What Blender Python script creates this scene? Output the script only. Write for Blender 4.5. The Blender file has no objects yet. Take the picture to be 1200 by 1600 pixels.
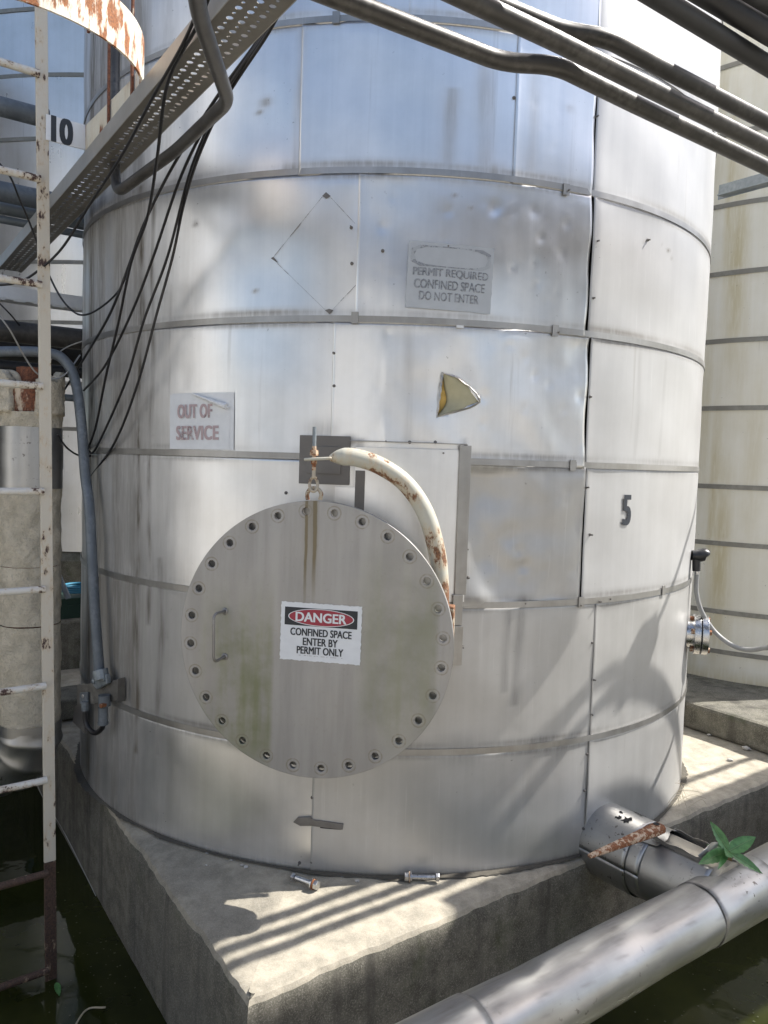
import bpy, bmesh, math, random
import numpy as np
from mathutils import Vector, Matrix
rnd = random.Random(7)
R_ = math.radians
S = bpy.context.scene
COL = S.collection

# ------------------------------------------------------------------ camera, sky, sun
FPX, PITCH, ROLL, EYE = 1232.58, 0.0631194, 0.0309738, 1.3093
cam = bpy.data.cameras.new('camera')
cam.sensor_fit = 'VERTICAL'; cam.sensor_height = 32.0; cam.lens = FPX / 1600 * 32.0
cam.clip_start = 0.02; cam.clip_end = 1000
co = bpy.data.objects.new('camera', cam); COL.objects.link(co)
_c, _s = math.cos, math.sin
FWD = np.array([0, _c(PITCH), -_s(PITCH)]); _u = np.array([0, _s(PITCH), _c(PITCH)]); _r = np.array([1., 0, 0])
RT = _c(ROLL) * _r + _s(ROLL) * _u; UP = -_s(ROLL) * _r + _c(ROLL) * _u
CAM = np.array([0, 0, EYE])
co.matrix_world = Matrix(((RT[0], UP[0], -FWD[0], 0), (RT[1], UP[1], -FWD[1], 0), (RT[2], UP[2], -FWD[2], EYE), (0, 0, 0, 1)))
S.camera = co

SUN_AZ, SUN_EL = R_(12.5), R_(50)          # azimuth from +X towards +Y
SUND = np.array([_c(SUN_EL) * _c(SUN_AZ), _c(SUN_EL) * _s(SUN_AZ), _s(SUN_EL)])
w = bpy.data.worlds.new('World'); S.world = w; w.use_nodes = True
nt = w.node_tree; bg = nt.nodes['Background']
sky = nt.nodes.new('ShaderNodeTexSky'); sky.sky_type = 'NISHITA'; sky.sun_disc = False
sky.sun_elevation = SUN_EL; sky.sun_rotation = R_(90) - SUN_AZ
sky.air_density = 1.0; sky.dust_density = 2.0; sky.ozone_density = 1.0
nt.links.new(sky.outputs[0], bg.inputs[0]); bg.inputs[1].default_value = 0.125
sl = bpy.data.lights.new('sun', 'SUN'); sl.energy = 5.0; sl.angle = R_(0.45); sl.color = (1, .965, .91)
so = bpy.data.objects.new('sun', sl); COL.objects.link(so)
so.rotation_euler = Vector(-SUND).to_track_quat('-Z', 'Y').to_euler()
S.view_settings.view_transform = 'Standard'; S.view_settings.look = 'None'
S.view_settings.exposure = 0.85; S.view_settings.gamma = 1

# ------------------------------------------------------------------ geometry helpers
def ray(x, y): return RT * (x - 600) / FPX - UP * (y - 800) / FPX + FWD
def atz(x, y, z): d = ray(x, y); return CAM + d * (z - EYE) / d[2]
def atY(x, y, Y): d = ray(x, y); return CAM + d * Y / d[1]
TC = np.array([0.01885, 3.79995]); TR = 1.38
def cyl(x, y, R=TR, C=TC):
    d = ray(x, y); A = d[:2] @ d[:2]; B = d[:2] @ C; disc = B * B - A * (C @ C - R * R)
    return CAM + d * (B - math.sqrt(max(disc, 0))) / A
def thz(x, y, R=TR, C=TC):
    p = cyl(x, y, R, C); return math.atan2(p[0] - C[0], C[1] - p[1]), p[2]
def cp(th, z, R=TR, C=TC): return np.array([C[0] + R * _s(th), C[1] - R * _c(th), z])
def pln(x, y, p0, n):
    d = ray(x, y); return CAM + d * (((np.asarray(p0) - CAM) @ n) / (d @ n))
def cr(pts, n=8):
    """catmull-rom through 3-D points"""
    P = [np.asarray(p, float) for p in pts]; P = [2 * P[0] - P[1]] + P + [2 * P[-1] - P[-2]]; out = []
    for i in range(1, len(P) - 2):
        a, b, c, d = P[i - 1:i + 3]
        for k in range(n):
            t = k / n
            out.append(.5 * (2 * b + (c - a) * t + (2 * a - 5 * b + 4 * c - d) * t * t + (3 * b - a - 3 * c + d) * t ** 3))
    out.append(P[-2]); return out
def bend(pts, rad=.06, n=7):
    """polyline with rounded corners"""
    P = [np.asarray(p, float) for p in pts]; out = [P[0]]
    for i in range(1, len(P) - 1):
        a, b, c = P[i - 1:i + 2]; u = a - b; v = c - b; lu = np.linalg.norm(u); lv = np.linalg.norm(v)
        r = min(rad, lu * .45, lv * .45); p = b + u / lu * r; q = b + v / lv * r
        for k in range(n + 1):
            t = k / n; out.append((1 - t) ** 2 * p + 2 * t * (1 - t) * b + t * t * q)
    out.append(P[-1]); return out
ORG = {}
class MB:
    def __init__(s): s.v = []; s.f = []; s.uv = None
    def add(s, vs, fs):
        o = len(s.v); s.v += [tuple(float(c) for c in p) for p in vs]; s.f += [tuple(i + o for i in f) for f in fs]; return s
    def box(s, c, sx, sy, sz, ax=None, ay=None, az=None):
        c = np.asarray(c, float); ax = np.array([1., 0, 0]) if ax is None else ax; ay = np.array([0, 1., 0]) if ay is None else ay
        az = np.array([0, 0, 1.]) if az is None else az
        vs = [c + ax * sx / 2 * i + ay * sy / 2 * j + az * sz / 2 * k for i in (-1, 1) for j in (-1, 1) for k in (-1, 1)]
        return s.add(vs, [(0, 1, 3, 2), (4, 6, 7, 5), (0, 4, 5, 1), (2, 3, 7, 6), (0, 2, 6, 4), (1, 5, 7, 3)])
    def tube(s, path, r, seg=16, caps=True, flat=None):
        P = [np.asarray(p, float) for p in path]; n = len(P); rr = r if hasattr(r, '__len__') else [r] * n
        T = [P[min(i + 1, n - 1)] - P[max(i - 1, 0)] for i in range(n)]; T = [t / np.linalg.norm(t) for t in T]
        h = np.array([0, 0, 1.]) if abs(T[0][2]) < .9 else np.array([1., 0, 0])
        u = h - T[0] * (h @ T[0]); u /= np.linalg.norm(u); vs = []
        for i in range(n):
            u = u - T[i] * (u @ T[i]); u /= np.linalg.norm(u); w_ = np.cross(T[i], u)
            for k in range(seg):
                a = 2 * math.pi * k / seg; vs.append(P[i] + (u * _c(a) + w_ * _s(a)) * rr[i])
        fs = [(i * seg + k, i * seg + (k + 1) % seg, (i + 1) * seg + (k + 1) % seg, (i + 1) * seg + k) for i in range(n - 1) for k in range(seg)]
        if caps: fs += [tuple(range(seg))[::-1], tuple((n - 1) * seg + k for k in range(seg))]
        return s.add(vs, fs)
    def cylr(s, a, b, r, seg=20): return s.tube([a, b], r, seg)
    def lathe(s, o, ax, prof, seg=40):
        """prof: (distance along axis, radius)"""
        o = np.asarray(o, float); ax = np.asarray(ax, float) / np.linalg.norm(ax)
        h = np.array([0, 0, 1.]) if abs(ax[2]) < .9 else np.array([1., 0, 0]); u = h - ax * (h @ ax); u /= np.linalg.norm(u); w_ = np.cross(ax, u)
        vs = [o + ax * d + (u * _c(2 * math.pi * k / seg) + w_ * _s(2 * math.pi * k / seg)) * r for d, r in prof for k in range(seg)]
        n = len(prof)
        return s.add(vs, [(i * seg + k, i * seg + (k + 1) % seg, (i + 1) * seg + (k + 1) % seg, (i + 1) * seg + k) for i in range(n - 1) for k in range(seg)])
    def strip(s, A, B, th):
        """a bent plate between polylines A and B, thickness vector(s) th"""
        n = len(A); A = [np.asarray(p, float) for p in A]; B = [np.asarray(p, float) for p in B]; th = [np.asarray(t, float) for t in th]
        vs = []
        for i in range(n): vs += [A[i], B[i], B[i] + th[i], A[i] + th[i]]
        fs = []
        for i in range(n - 1):
            for k in range(4):
                k2 = (k + 1) % 4; fs.append((i * 4 + k, i * 4 + k2, (i + 1) * 4 + k2, (i + 1) * 4 + k))
        fs += [(3, 2, 1, 0), tuple((n - 1) * 4 + k for k in range(4))]
        return s.add(vs, fs)
    def prism(s, pts, ext):
        n = len(pts); P = [np.asarray(p, float) for p in pts]; e = np.asarray(ext, float)
        vs = P + [p + e for p in P]
        return s.add(vs, [tuple(range(n))[::-1], tuple(range(n, 2 * n))] + [(i, (i + 1) % n, n + (i + 1) % n, n + i) for i in range(n)])
    def build(s, name, m, parent=None, smooth=True, origin=None, bevel=0, auto=True):
        if parent is not None: o = ORG[parent.name]
        elif origin is not None: o = np.asarray(origin, float)
        else:
            V = np.array(s.v); o = np.array([(V[:, 0].min() + V[:, 0].max()) / 2, (V[:, 1].min() + V[:, 1].max()) / 2, V[:, 2].min()])
        me = bpy.data.meshes.new(name)
        me.from_pydata([tuple(np.array(p) - o) for p in s.v], [], s.f)
        if smooth: me.polygons.foreach_set('use_smooth', [True] * len(me.polygons))
        if s.uv is not None:
            l = me.uv_layers.new(name='uv'); vi = np.zeros(len(me.loops), int); me.loops.foreach_get('vertex_index', vi)
            l.data.foreach_set('uv', np.asarray(s.uv, float)[vi].ravel())
        me.materials.append(m); ob = bpy.data.objects.new(name, me); COL.objects.link(ob)
        bm = bmesh.new(); bm.from_mesh(me); bmesh.ops.recalc_face_normals(bm, faces=bm.faces); bm.to_mesh(me); bm.free()
        if smooth and auto: me.set_sharp_from_angle(angle=R_(38))
        if parent is not None: ob.parent = parent
        else: ob.location = o
        ORG[ob.name] = o
        if bevel:
            b = ob.modifiers.new('bevel', 'BEVEL'); b.width = bevel; b.segments = 2; b.limit_method = 'ANGLE'
        return ob
def tag(o, label, cat, group=None):
    o['label'] = label; o['category'] = cat
    if group: o['group'] = group
    return o
def thing(name, loc, label, cat, group=None):
    o = bpy.data.objects.new(name, None); COL.objects.link(o); o.location = tuple(loc); ORG[o.name] = np.asarray(loc, float)
    o.empty_display_size = .1
    return tag(o, label, cat, group)
def struct(o, kind='structure'): o['kind'] = kind; return o

# ------------------------------------------------------------------ materials
class NT:
    def __init__(s, name):
        s.m = bpy.data.materials.new(name); s.m.use_nodes = True; s.t = s.m.node_tree; s.b = s.t.nodes['Principled BSDF']
        s.tc = s.t.nodes.new('ShaderNodeTexCoord'); s.obj = s.tc.outputs['Object']
    def n(s, typ, **k):
        x = s.t.nodes.new(typ)
        for a, b in k.items(): setattr(x, a, b)
        return x
    def L(s, a, b): s.t.links.new(a, b)
    def val(s, sock, v):
        if hasattr(v, 'links'): s.L(v, sock)
        else: sock.default_value = v
    def mapv(s, vec, sc=(1, 1, 1), loc=(0, 0, 0)):
        x = s.n('ShaderNodeMapping'); s.L(vec, x.inputs[0]); x.inputs['Scale'].default_value = sc; x.inputs['Location'].default_value = loc; return x.outputs[0]
    def noise(s, vec, scale=1, det=4, rough=.55, dist=0):
        x = s.n('ShaderNodeTexNoise'); s.L(vec, x.inputs['Vector']); x.inputs['Scale'].default_value = scale
        x.inputs['Detail'].default_value = det; x.inputs['Roughness'].default_value = rough; x.inputs['Distortion'].default_value = dist; return x.outputs['Fac']
    def ramp(s, f, a, b, c0=0., c1=1.):
        x = s.n('ShaderNodeMapRange'); x.interpolation_type = 'SMOOTHSTEP'; s.L(f, x.inputs['Value'])
        for k, v in zip(('From Min', 'From Max', 'To Min', 'To Max'), (a, b, c0, c1)): x.inputs[k].default_value = v
        return x.outputs[0]
    def math(s, op, a, b=None, clamp=False):
        x = s.n('ShaderNodeMath', operation=op); x.use_clamp = clamp; s.val(x.inputs[0], a)
        if b is not None: s.val(x.inputs[1], b)
        return x.outputs[0]
    def mix(s, f, a, b):
        x = s.n('ShaderNodeMix', data_type='RGBA'); s.val(x.inputs['Factor'], f)
        for i, v in ((6, a), (7, b)):
            if hasattr(v, 'links'): s.L(v, x.inputs[i])
            else: x.inputs[i].default_value = tuple(v) + ((1,) if len(v) == 3 else ())
        return x.outputs[2]
    def bump(s, h, strength=.3, dist=.002, prev=None):
        x = s.n('ShaderNodeBump'); x.inputs['Strength'].default_value = strength; x.inputs['Distance'].default_value = dist; s.L(h, x.inputs['Height'])
        if prev is not None: s.L(prev, x.inputs['Normal'])
        return x.outputs[0]
    def out(s, col=None, rough=None, metal=None, nrm=None, **k):
        b = s.b.inputs
        if col is not None:
            if hasattr(col, 'links'): s.L(col, b['Base Color'])
            else: b['Base Color'].default_value = tuple(col) + (1,)
        if rough is not None: s.val(b['Roughness'], rough)
        if metal is not None: s.val(b['Metallic'], metal)
        if nrm is not None: s.L(nrm, b['Normal'])
        for a, v in k.items(): s.val(b[a], v)
        return s.m

def mat_clad(name, hi=(.84, .838, .835), lo=(.66, .657, .65), rough=.33, metal=.90, streak=1., grime_shade=True, uvname='uv', bumpk=1., spots=.6, sth=(.67, .73), tint=(.105, .09, .068)):
    t = NT(name); uvn = t.n('ShaderNodeUVMap'); uvn.uv_map = uvname; uv = uvn.outputs[0]
    st = t.noise(t.mapv(uv, (26, .9, 1)), 1, 5, .6); st2 = t.noise(t.mapv(uv, (5, .5, 1), (3, 1, 0)), 1, 3, .5)
    fine = t.noise(t.mapv(uv, (420, 7, 1)), 1, 2, .5); bl = t.noise(t.mapv(uv, (3.1, 3.1, 1)), 1, 5, .62)
    f = t.math('ADD', t.math('MULTIPLY', t.ramp(st, .28, .72), .32 * streak), t.math('MULTIPLY', t.ramp(bl, .3, .7), .6), True)
    col = t.mix(f, lo, hi)
    sp = t.noise(t.mapv(uv, (55, 55, 1)), 1, 3, .6); spm = t.noise(t.mapv(uv, (4.3, 4.3, 1), (7, 3, 0)), 1, 2, .5)
    spot = t.math('MULTIPLY', t.ramp(sp, sth[0], sth[1]), t.math('MULTIPLY', t.ramp(spm, .5, .68), spots))
    col = t.mix(spot, col, (.10, .085, .075))
    dr = t.math('MULTIPLY', t.ramp(st, .58, .75), t.ramp(st2, .48, .7)); col = t.mix(t.math('MULTIPLY', dr, .45 * streak), col, (.3, .28, .25))
    wr = t.noise(t.mapv(uv, (70, 2.5, 1), (1, 5, 0)), 1, 3, .6); col = t.mix(t.math('MULTIPLY', t.ramp(wr, .6, .74), .16 * streak), col, (.8, .8, .79))
    rg = t.math('ADD', rough, t.math('MULTIPLY', t.math('SUBTRACT', bl, .5), .16))
    rg = t.math('ADD', rg, t.math('MULTIPLY', t.math('SUBTRACT', st, .5), .10))
    mt = metal
    if grime_shade:
        g = t.n('ShaderNodeAttribute', attribute_name='grime_shade').outputs['Fac']
        gn = t.noise(t.mapv(uv, (60, 6, 1)), 1, 4, .65)
        g2 = t.math('MULTIPLY', g, t.ramp(gn, .3, .6, .55, 1.0), True)
        col = t.mix(g2, col, tint); rg = t.math('ADD', rg, t.math('MULTIPLY', g2, .3)); mt = t.math('MULTIPLY', metal, t.math('SUBTRACT', 1, t.math('MULTIPLY', g2, .75)))
    h = t.math('ADD', t.math('MULTIPLY', fine, .25), t.math('MULTIPLY', bl, 1.0))
    nr = t.bump(h, .10 * bumpk, .004)
    return t.out(col, rg, mt, nr)

def mat_steel(name, a, b, rough=.4, metal=.8, scale=30, bump=.1):
    t = NT(name); n1 = t.noise(t.obj, scale, 5, .6); n2 = t.noise(t.obj, scale * .18, 3, .5)
    f = t.math('MULTIPLY', t.ramp(n1, .3, .7), t.ramp(n2, .25, .75))
    return t.out(t.mix(f, a, b), t.ramp(n1, .2, .8, rough - .08, rough + .12), metal, t.bump(n1, bump, .002))
def mat_rustpaint(name, paint=(.74, .72, .66), amount=.5, rust=(.23, .075, .028), rust2=(.09, .04, .025), scale=26, stretch=(1, 1, .35), zb=None):
    t = NT(name); v = t.mapv(t.obj, stretch); n1 = t.noise(v, scale, 6, .66); n2 = t.noise(t.obj, scale * 5, 4, .6); n3 = t.noise(t.obj, scale * .22, 3, .5)
    k = t.math('ADD', n1, t.math('MULTIPLY', t.math('SUBTRACT', n3, .5), .9))
    if zb:
        sp = t.n('ShaderNodeSeparateXYZ'); t.L(t.obj, sp.inputs[0])
        for (za, zc, kk) in zb: k = t.math('ADD', k, t.ramp(sp.outputs['Z'], za, zc, kk, 0))
    f = t.ramp(k, .69 - .42 * amount, .79 - .42 * amount); halo = t.ramp(k, .55 - .42 * amount, .74 - .42 * amount)
    rc = t.mix(t.ramp(n2, .35, .65), rust2, rust); pc = t.mix(t.math('MULTIPLY', halo, .45), paint, (.50, .36, .2)); pc = t.mix(t.math('MULTIPLY', t.ramp(n2, .5, .7), .25), pc, (.42, .39, .33))
    h = t.math('SUBTRACT', t.math('MULTIPLY', n2, .4), f)
    return t.out(t.mix(f, pc, rc), t.ramp(f, 0, 1, .42, .85), 0., t.bump(h, .35, .002))
def mat_concrete(name, a=(.36, .335, .29), b=(.20, .19, .165), moss=.3, dark=.5, scale=1., vstain=0.):
    t = NT(name); big = t.noise(t.obj, 2.2 * scale, 5, .6); mid = t.noise(t.obj, 16 * scale, 5, .65); fine = t.noise(t.obj, 230 * scale, 4, .75)
    vst = t.noise(t.mapv(t.obj, (9, 9, .8)), scale, 4, .6); ms = t.noise(t.obj, 4.2 * scale, 5, .7, .4)
    col = t.mix(t.ramp(mid, .3, .7), b, a); col = t.mix(t.math('MULTIPLY', t.ramp(big, .45, .72), dark), col, (.11, .105, .09))
    col = t.mix(t.math('MULTIPLY', t.ramp(fine, .48, .66), .36), col, (.48, .45, .39)); col = t.mix(t.math('MULTIPLY', t.ramp(fine, .40, .28), .4), col, (.06, .055, .05))
    if vstain: col = t.mix(t.math('MULTIPLY', t.ramp(vst, .5, .7), vstain), col, (.055, .05, .042))
    col = t.mix(t.math('MULTIPLY', t.ramp(ms, .56, .74), moss), col, (.052, .066, .022))
    h = t.math('ADD', t.math('MULTIPLY', mid, .7), t.math('MULTIPLY', fine, .5))
    return t.out(col, .92, 0., t.bump(h, .6, .004))
def mat_plain(name, c, rough=.5, metal=0., var=.25, scale=40, bump=.05, **k):
    t = NT(name); n1 = t.noise(t.obj, scale, 4, .6)
    return t.out(t.mix(t.math('MULTIPLY', t.ramp(n1, .3, .7), var), c, tuple(x * .55 for x in c)), rough, metal, t.bump(n1, bump, .002), **k)

M = {}
M['clad'] = mat_clad('weathered aluminium cladding')
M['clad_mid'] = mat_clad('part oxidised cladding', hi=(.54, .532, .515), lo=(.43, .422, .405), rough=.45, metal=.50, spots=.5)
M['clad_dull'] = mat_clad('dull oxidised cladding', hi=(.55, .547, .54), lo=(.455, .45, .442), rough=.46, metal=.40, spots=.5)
M['band'] = mat_clad('strap band metal', hi=(.52, .51, .50), lo=(.28, .27, .25), rough=.42, streak=.6, grime_shade=False)
M['clad2'] = mat_clad('pale yellowed cladding', hi=(.90, .88, .80), lo=(.80, .77, .66), rough=.5, metal=.12, streak=1.1, grime_shade=True, tint=(.55, .46, .22), spots=1.)
M['clad3'] = mat_clad('bright far cladding', hi=(.74, .74, .74), lo=(.60, .59, .56), rough=.3, metal=.7, streak=1., grime_shade=False)
M['band2'] = mat_steel('grey band metal', (.25, .24, .21), (.38, .37, .33), .55, .4)
M['cover'] = None
M['jacket'] = mat_clad('pipe jacket metal', hi=(.52, .515, .50), lo=(.34, .335, .325), rough=.38, metal=.92, streak=.5, grime_shade=True, spots=.9, sth=(.60, .66), tint=(.12, .10, .08))
M['band3'] = mat_steel('bare inner pipe', (.38, .35, .29), (.52, .48, .41), .5, .5, 30)
M['inner'] = mat_plain('dark gap liner', (.03, .028, .026), .9)
M['conc'] = mat_concrete('slab concrete', a=(.42, .375, .295), b=(.26, .235, .185), moss=.30, dark=.45)
M['conc_dark'] = mat_concrete('damp concrete', (.17, .16, .125), (.085, .08, .06), .5, .7, vstain=.8)
M['conc_walk'] = mat_concrete('walk concrete', (.40, .36, .295), (.28, .255, .21), .1, .3)
M['clad4'] = mat_clad('plain pale cladding', hi=(.74, .74, .73), lo=(.64, .64, .63), rough=.5, metal=.3, grime_shade=False)
M['galv'] = mat_steel('dull galvanised pipe', (.06, .057, .054), (.12, .115, .108), .4, .4, 60)
M['galv_blue'] = mat_steel('blue grey conduit', (.13, .15, .17), (.24, .265, .29), .55, .4, 60)
M['darkpipe'] = mat_steel('dark grey pipe', (.022, .022, .023), (.045, .045, .047), .5, .2, 40)
M['tray'] = mat_steel('tray steel', (.36, .345, .31), (.47, .45, .42), .45, .55, 40)
M['trayfloor'] = mat_steel('tray steel in painted shade', (.17, .16, .14), (.25, .235, .21), .5, .5, 40)  # tray steel again, darkened for the shade on its underside
M['bluesteel'] = mat_steel('galvanised angle steel', (.20, .23, .25), (.33, .36, .38), .5, .6, 50)
M['stain_steel'] = mat_steel('bright stainless', (.5, .5, .5), (.68, .68, .67), .25, 1., 60, .03)
M['handle'] = mat_steel('dull handle steel', (.25, .24, .23), (.36, .35, .33), .5, .7, 90, .05)
M['bolt_steel'] = mat_steel('bolt steel', (.45, .45, .45), (.66, .66, .66), .3, 1., 90, .1)
M['bracket'] = mat_steel('grimy bracket steel', (.13, .125, .115), (.25, .24, .22), .5, .5, 40)
M['rubber'] = mat_plain('black cable', (.012, .012, .014), .45)
M['greycable'] = mat_plain('grey flexible conduit', (.32, .32, .31), .5)
M['plate'] = mat_steel('dull backing plate', (.16, .15, .14), (.24, .23, .215), .55, .5, 30)
M['ladder'] = mat_rustpaint('chipped cream ladder paint', (.54, .50, .42), .10, (.085, .05, .045), (.05, .032, .03), 70, (1, 1, .45))
M['ladder_rung'] = mat_rustpaint('chipped white rung paint', (.60, .585, .54), .30, (.10, .055, .045), (.05, .03, .028), 62, (1, 1, 1))
M['ladder_rust'] = mat_rustpaint('rusted ladder foot', (.26, .2, .16), .9, (.095, .055, .038), (.045, .03, .022), 40)
M['hoop'] = mat_rustpaint('rusting white hoop', (.78, .73, .64), .44, (.36, .14, .05), (.18, .07, .03), 44, (1, 1, .3))
M['leg'] = mat_rustpaint('cream cage bar paint', (.68, .64, .52), .33, (.25, .09, .04), (.12, .05, .03), 16)
M['rustbar'] = mat_rustpaint('rusted cage upright', (.6, .5, .4), .85, (.24, .09, .045), (.11, .045, .028), 26)
M['davit'] = mat_rustpaint('cream rusting davit paint', (.47, .46, .39), .20, (.26, .125, .06), (.12, .06, .035), 34, (1, 1, .6), zb=[(.12, .36, .24)])
M['rust'] = mat_rustpaint('flaking rust', (.52, .38, .28), .72, (.30, .115, .045), (.15, .06, .03), 70, (1, 1, 1))
M['rustlug'] = mat_rustpaint('worn rusty lug', (.42, .38, .31), .45, (.22, .10, .05), (.1, .05, .03), 60, (1, 1, 1))
M['white'] = mat_plain('white sign face', (.72, .74, .76), .45, 0, .15, 30)
M['whitefade'] = mat_plain('faded sign face', (.47, .50, .53), .5, .15, .15, 30)
M['black'] = mat_plain('black sign ink', (.02, .024, .03), .5)
M['red'] = mat_plain('sign red', (.33, .028, .05), .45)
M['insul'] = None
def mat_ink(name, c, keep=.5, scale=60):
    t = NT(name); n1 = t.noise(t.obj, scale, 4, .7); n2 = t.noise(t.obj, scale * .25, 2, .5)
    a = t.ramp(t.math('ADD', n1, t.math('MULTIPLY', t.math('SUBTRACT', n2, .5), 1.1)), keep - .12, keep + .12, 1, .12)
    return t.out(c, .6, 0., None, Alpha=a)
M['ink_red'] = mat_ink('flaking red ink', (.45, .35, .36), .72, 70)
M['ink_grey'] = mat_ink('worn grey ink', (.28, .30, .33), .47, 62)
M['ink_grey2'] = mat_ink('nearly gone grey ink', (.32, .34, .37), .42, 62)
M['ink5'] = mat_ink('stencil ink', (.03, .035, .045), .92, 80)
def mat_insul():
    t = NT('rough insulation plaster'); v = t.n('ShaderNodeTexVoronoi'); t.L(t.mapv(t.obj, (16, 16, 16)), v.inputs['Vector']); n1 = t.noise(t.obj, 20, 7, .7, .5); n2 = t.noise(t.obj, 130, 3, .6)
    col = t.mix(t.ramp(n1, .3, .7), (.50, .45, .35), (.70, .63, .50)); col = t.mix(t.math('MULTIPLY', t.ramp(n2, .55, .7), .3), col, (.2, .18, .15))
    n3 = t.noise(t.obj, 3.2, 4, .6); col = t.mix(t.math('MULTIPLY', t.ramp(n3, .55, .75), .5), col, (.19, .18, .15))
    return t.out(col, .95, 0., t.bump(t.math('ADD', n1, t.math('MULTIPLY', n2, .35)), 1.0, .018))
M['insul'] = mat_insul()
M['yellow'] = mat_plain('yellow insulation foam', (.70, .47, .14), .9, 0, .5, 60, .4)
M['olive'] = mat_plain('olive sheet with painted shade', (.45, .42, .28), .5, .25, .3, 25)  # olive tone puts the shade of the pushed-in sheet into its colour
def mat_water():
    t = NT('murky green water'); n1 = t.noise(t.obj, 3.0, 3, .5); n2 = t.noise(t.obj, 26, 2, .5); n3 = t.noise(t.obj, 2.2, 4, .6)
    h = t.math('ADD', n1, t.math('MULTIPLY', n2, .05))
    return t.out(t.mix(t.ramp(n3, .3, .7), (.018, .021, .006), (.034, .038, .010)), .03, 0., t.bump(h, .16, .02), **{'IOR': 1.33})
M['water'] = mat_water(); M['dirt'] = mat_plain('dark dirt along the tank foot', (.10, .09, .072), .95, 0, .5, 120, .5); M['scum'] = mat_plain('floating scum', (.07, .075, .035), .9, 0, .5, 80)
def mat_leaf():
    t = NT('leaf green'); n1 = t.noise(t.obj, 60, 4, .6); 
    return t.out(t.mix(t.ramp(n1, .3, .7), (.05, .14, .04), (.10, .24, .075)), .38, 0., t.bump(n1, .2, .002), **{'Transmission Weight': 0.0, 'Subsurface Weight': .0})
M['leaf'] = mat_leaf(); M['leafbrown'] = mat_plain('withered leaf', (.16, .10, .03), .7, 0, .4, 80)
M['straw'] = mat_plain('dry straw', (.42, .36, .25), .8)
M['soil'] = mat_plain('dark damp soil', (.04, .035, .028), .95, 0, .5, 60, .5)
M['green'] = mat_plain('dark green crate plastic', (.02, .05, .035), .5)
M['bluehose'] = mat_plain('blue hose', (.05, .22, .34), .4)
M['chip'] = mat_plain('pale concrete chip', (.5, .48, .45), .9, 0, .4, 60, .4)
M['sensor'] = mat_plain('black sensor plastic', (.018, .018, .02), .35)
M['ground'] = mat_concrete('ground', (.30, .28, .24), (.2, .19, .16), .2, .4)
M['bldg'] = mat_plain('painted wall', (.60, .60, .59), .7, 0, .2, 2)

def mat_cover():
    t = NT('dull stainless cover plate'); n1 = t.noise(t.mapv(t.obj, (22, 22, 2.0)), 1, 5, .6); n2 = t.noise(t.obj, 5, 5, .65); n3 = t.noise(t.obj, 90, 3, .6)
    fi = t.noise(t.mapv(t.obj, (160, 160, 12)), 1, 2, .5)
    col = t.mix(t.ramp(n1, .3, .7), (.32, .31, .295), (.385, .375, .36))
    sep = t.n('ShaderNodeSeparateXYZ'); t.L(t.obj, sep.inputs[0]); X, Z = sep.outputs['X'], sep.outputs['Z']
    # algae in two vertical fields left and right of the sign, thinning upward
    def field(x0, x1, z0, z1, k):
        a = t.math('MULTIPLY', t.ramp(X, x0 - .05, x0 + .03), t.ramp(X, x1 - .008, x1 + .012, 1, 0)); b = t.math('MULTIPLY', t.ramp(Z, z0 - .12, z0 + .08), t.ramp(Z, z1 - .15, z1 + .12, 1, 0))
        return t.math('MULTIPLY', t.math('MULTIPLY', a, b), t.math('MULTIPLY', t.ramp(t.math('ADD', t.math('MULTIPLY', n1, .5), t.math('MULTIPLY', n2, .5)), .36, .62), k))
    al = t.math('ADD', field(-.33, -.125, -.36, .10, .75), field(.16, .36, -.26, .24, .45), True)
    col = t.mix(al, col, (.17, .185, .075))
    # rust run below the lifting lug
    def run(x, wd, z0, z1):
        d = t.math('ABSOLUTE', t.math('SUBTRACT', t.math('ADD', X, t.math('MULTIPLY', t.math('SUBTRACT', n2, .5), .012)), x))
        return t.math('MULTIPLY', t.ramp(d, wd * .3, wd, 1, 0), t.ramp(Z, z0, z1, 0, 1))
    rr = t.math('ADD', run(-.030, .006, .02, .3), run(-.004, .008, .06, .32), True); rr = t.math('ADD', rr, t.math('MULTIPLY', run(-.016, .03, .10, .36), .45), True)
    col = t.mix(t.math('MULTIPLY', rr, .8), col, (.15, .115, .05))
    col = t.mix(t.math('MULTIPLY', t.ramp(n3, .62, .7), .12), col, (.2, .19, .16))
    ang = t.math('ARCTAN2', Z, X); k = t.math('DIVIDE', t.math('SUBTRACT', ang, math.pi / 2 + R_(-1.5)), 2 * math.pi / 28)
    fr = t.math('SUBTRACT', t.math('FRACT', t.math('ADD', k, 28)), .5); tang = t.math('MULTIPLY', fr, .3795 * 2 * math.pi / 28)
    rad = t.math('SQRT', t.math('ADD', t.math('MULTIPLY', X, X), t.math('MULTIPLY', Z, Z))); dr_ = t.math('SUBTRACT', rad, .3795)
    hd_ = t.math('SQRT', t.math('ADD', t.math('MULTIPLY', dr_, dr_), t.math('MULTIPLY', tang, tang)))
    rg_ = t.math('MULTIPLY', t.ramp(hd_, .0165, .0185), t.ramp(hd_, .0205, .0225, 1, 0)); col = t.mix(t.math('MULTIPLY', rg_, t.ramp(n3, .3, .6, .15, .6)), col, (.22, .19, .14))
    return t.out(col, t.ramp(n2, .3, .7, .42, .56), .55, t.bump(t.math('ADD', fi, n2), .08, .002))
M['cover'] = mat_cover()

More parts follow.
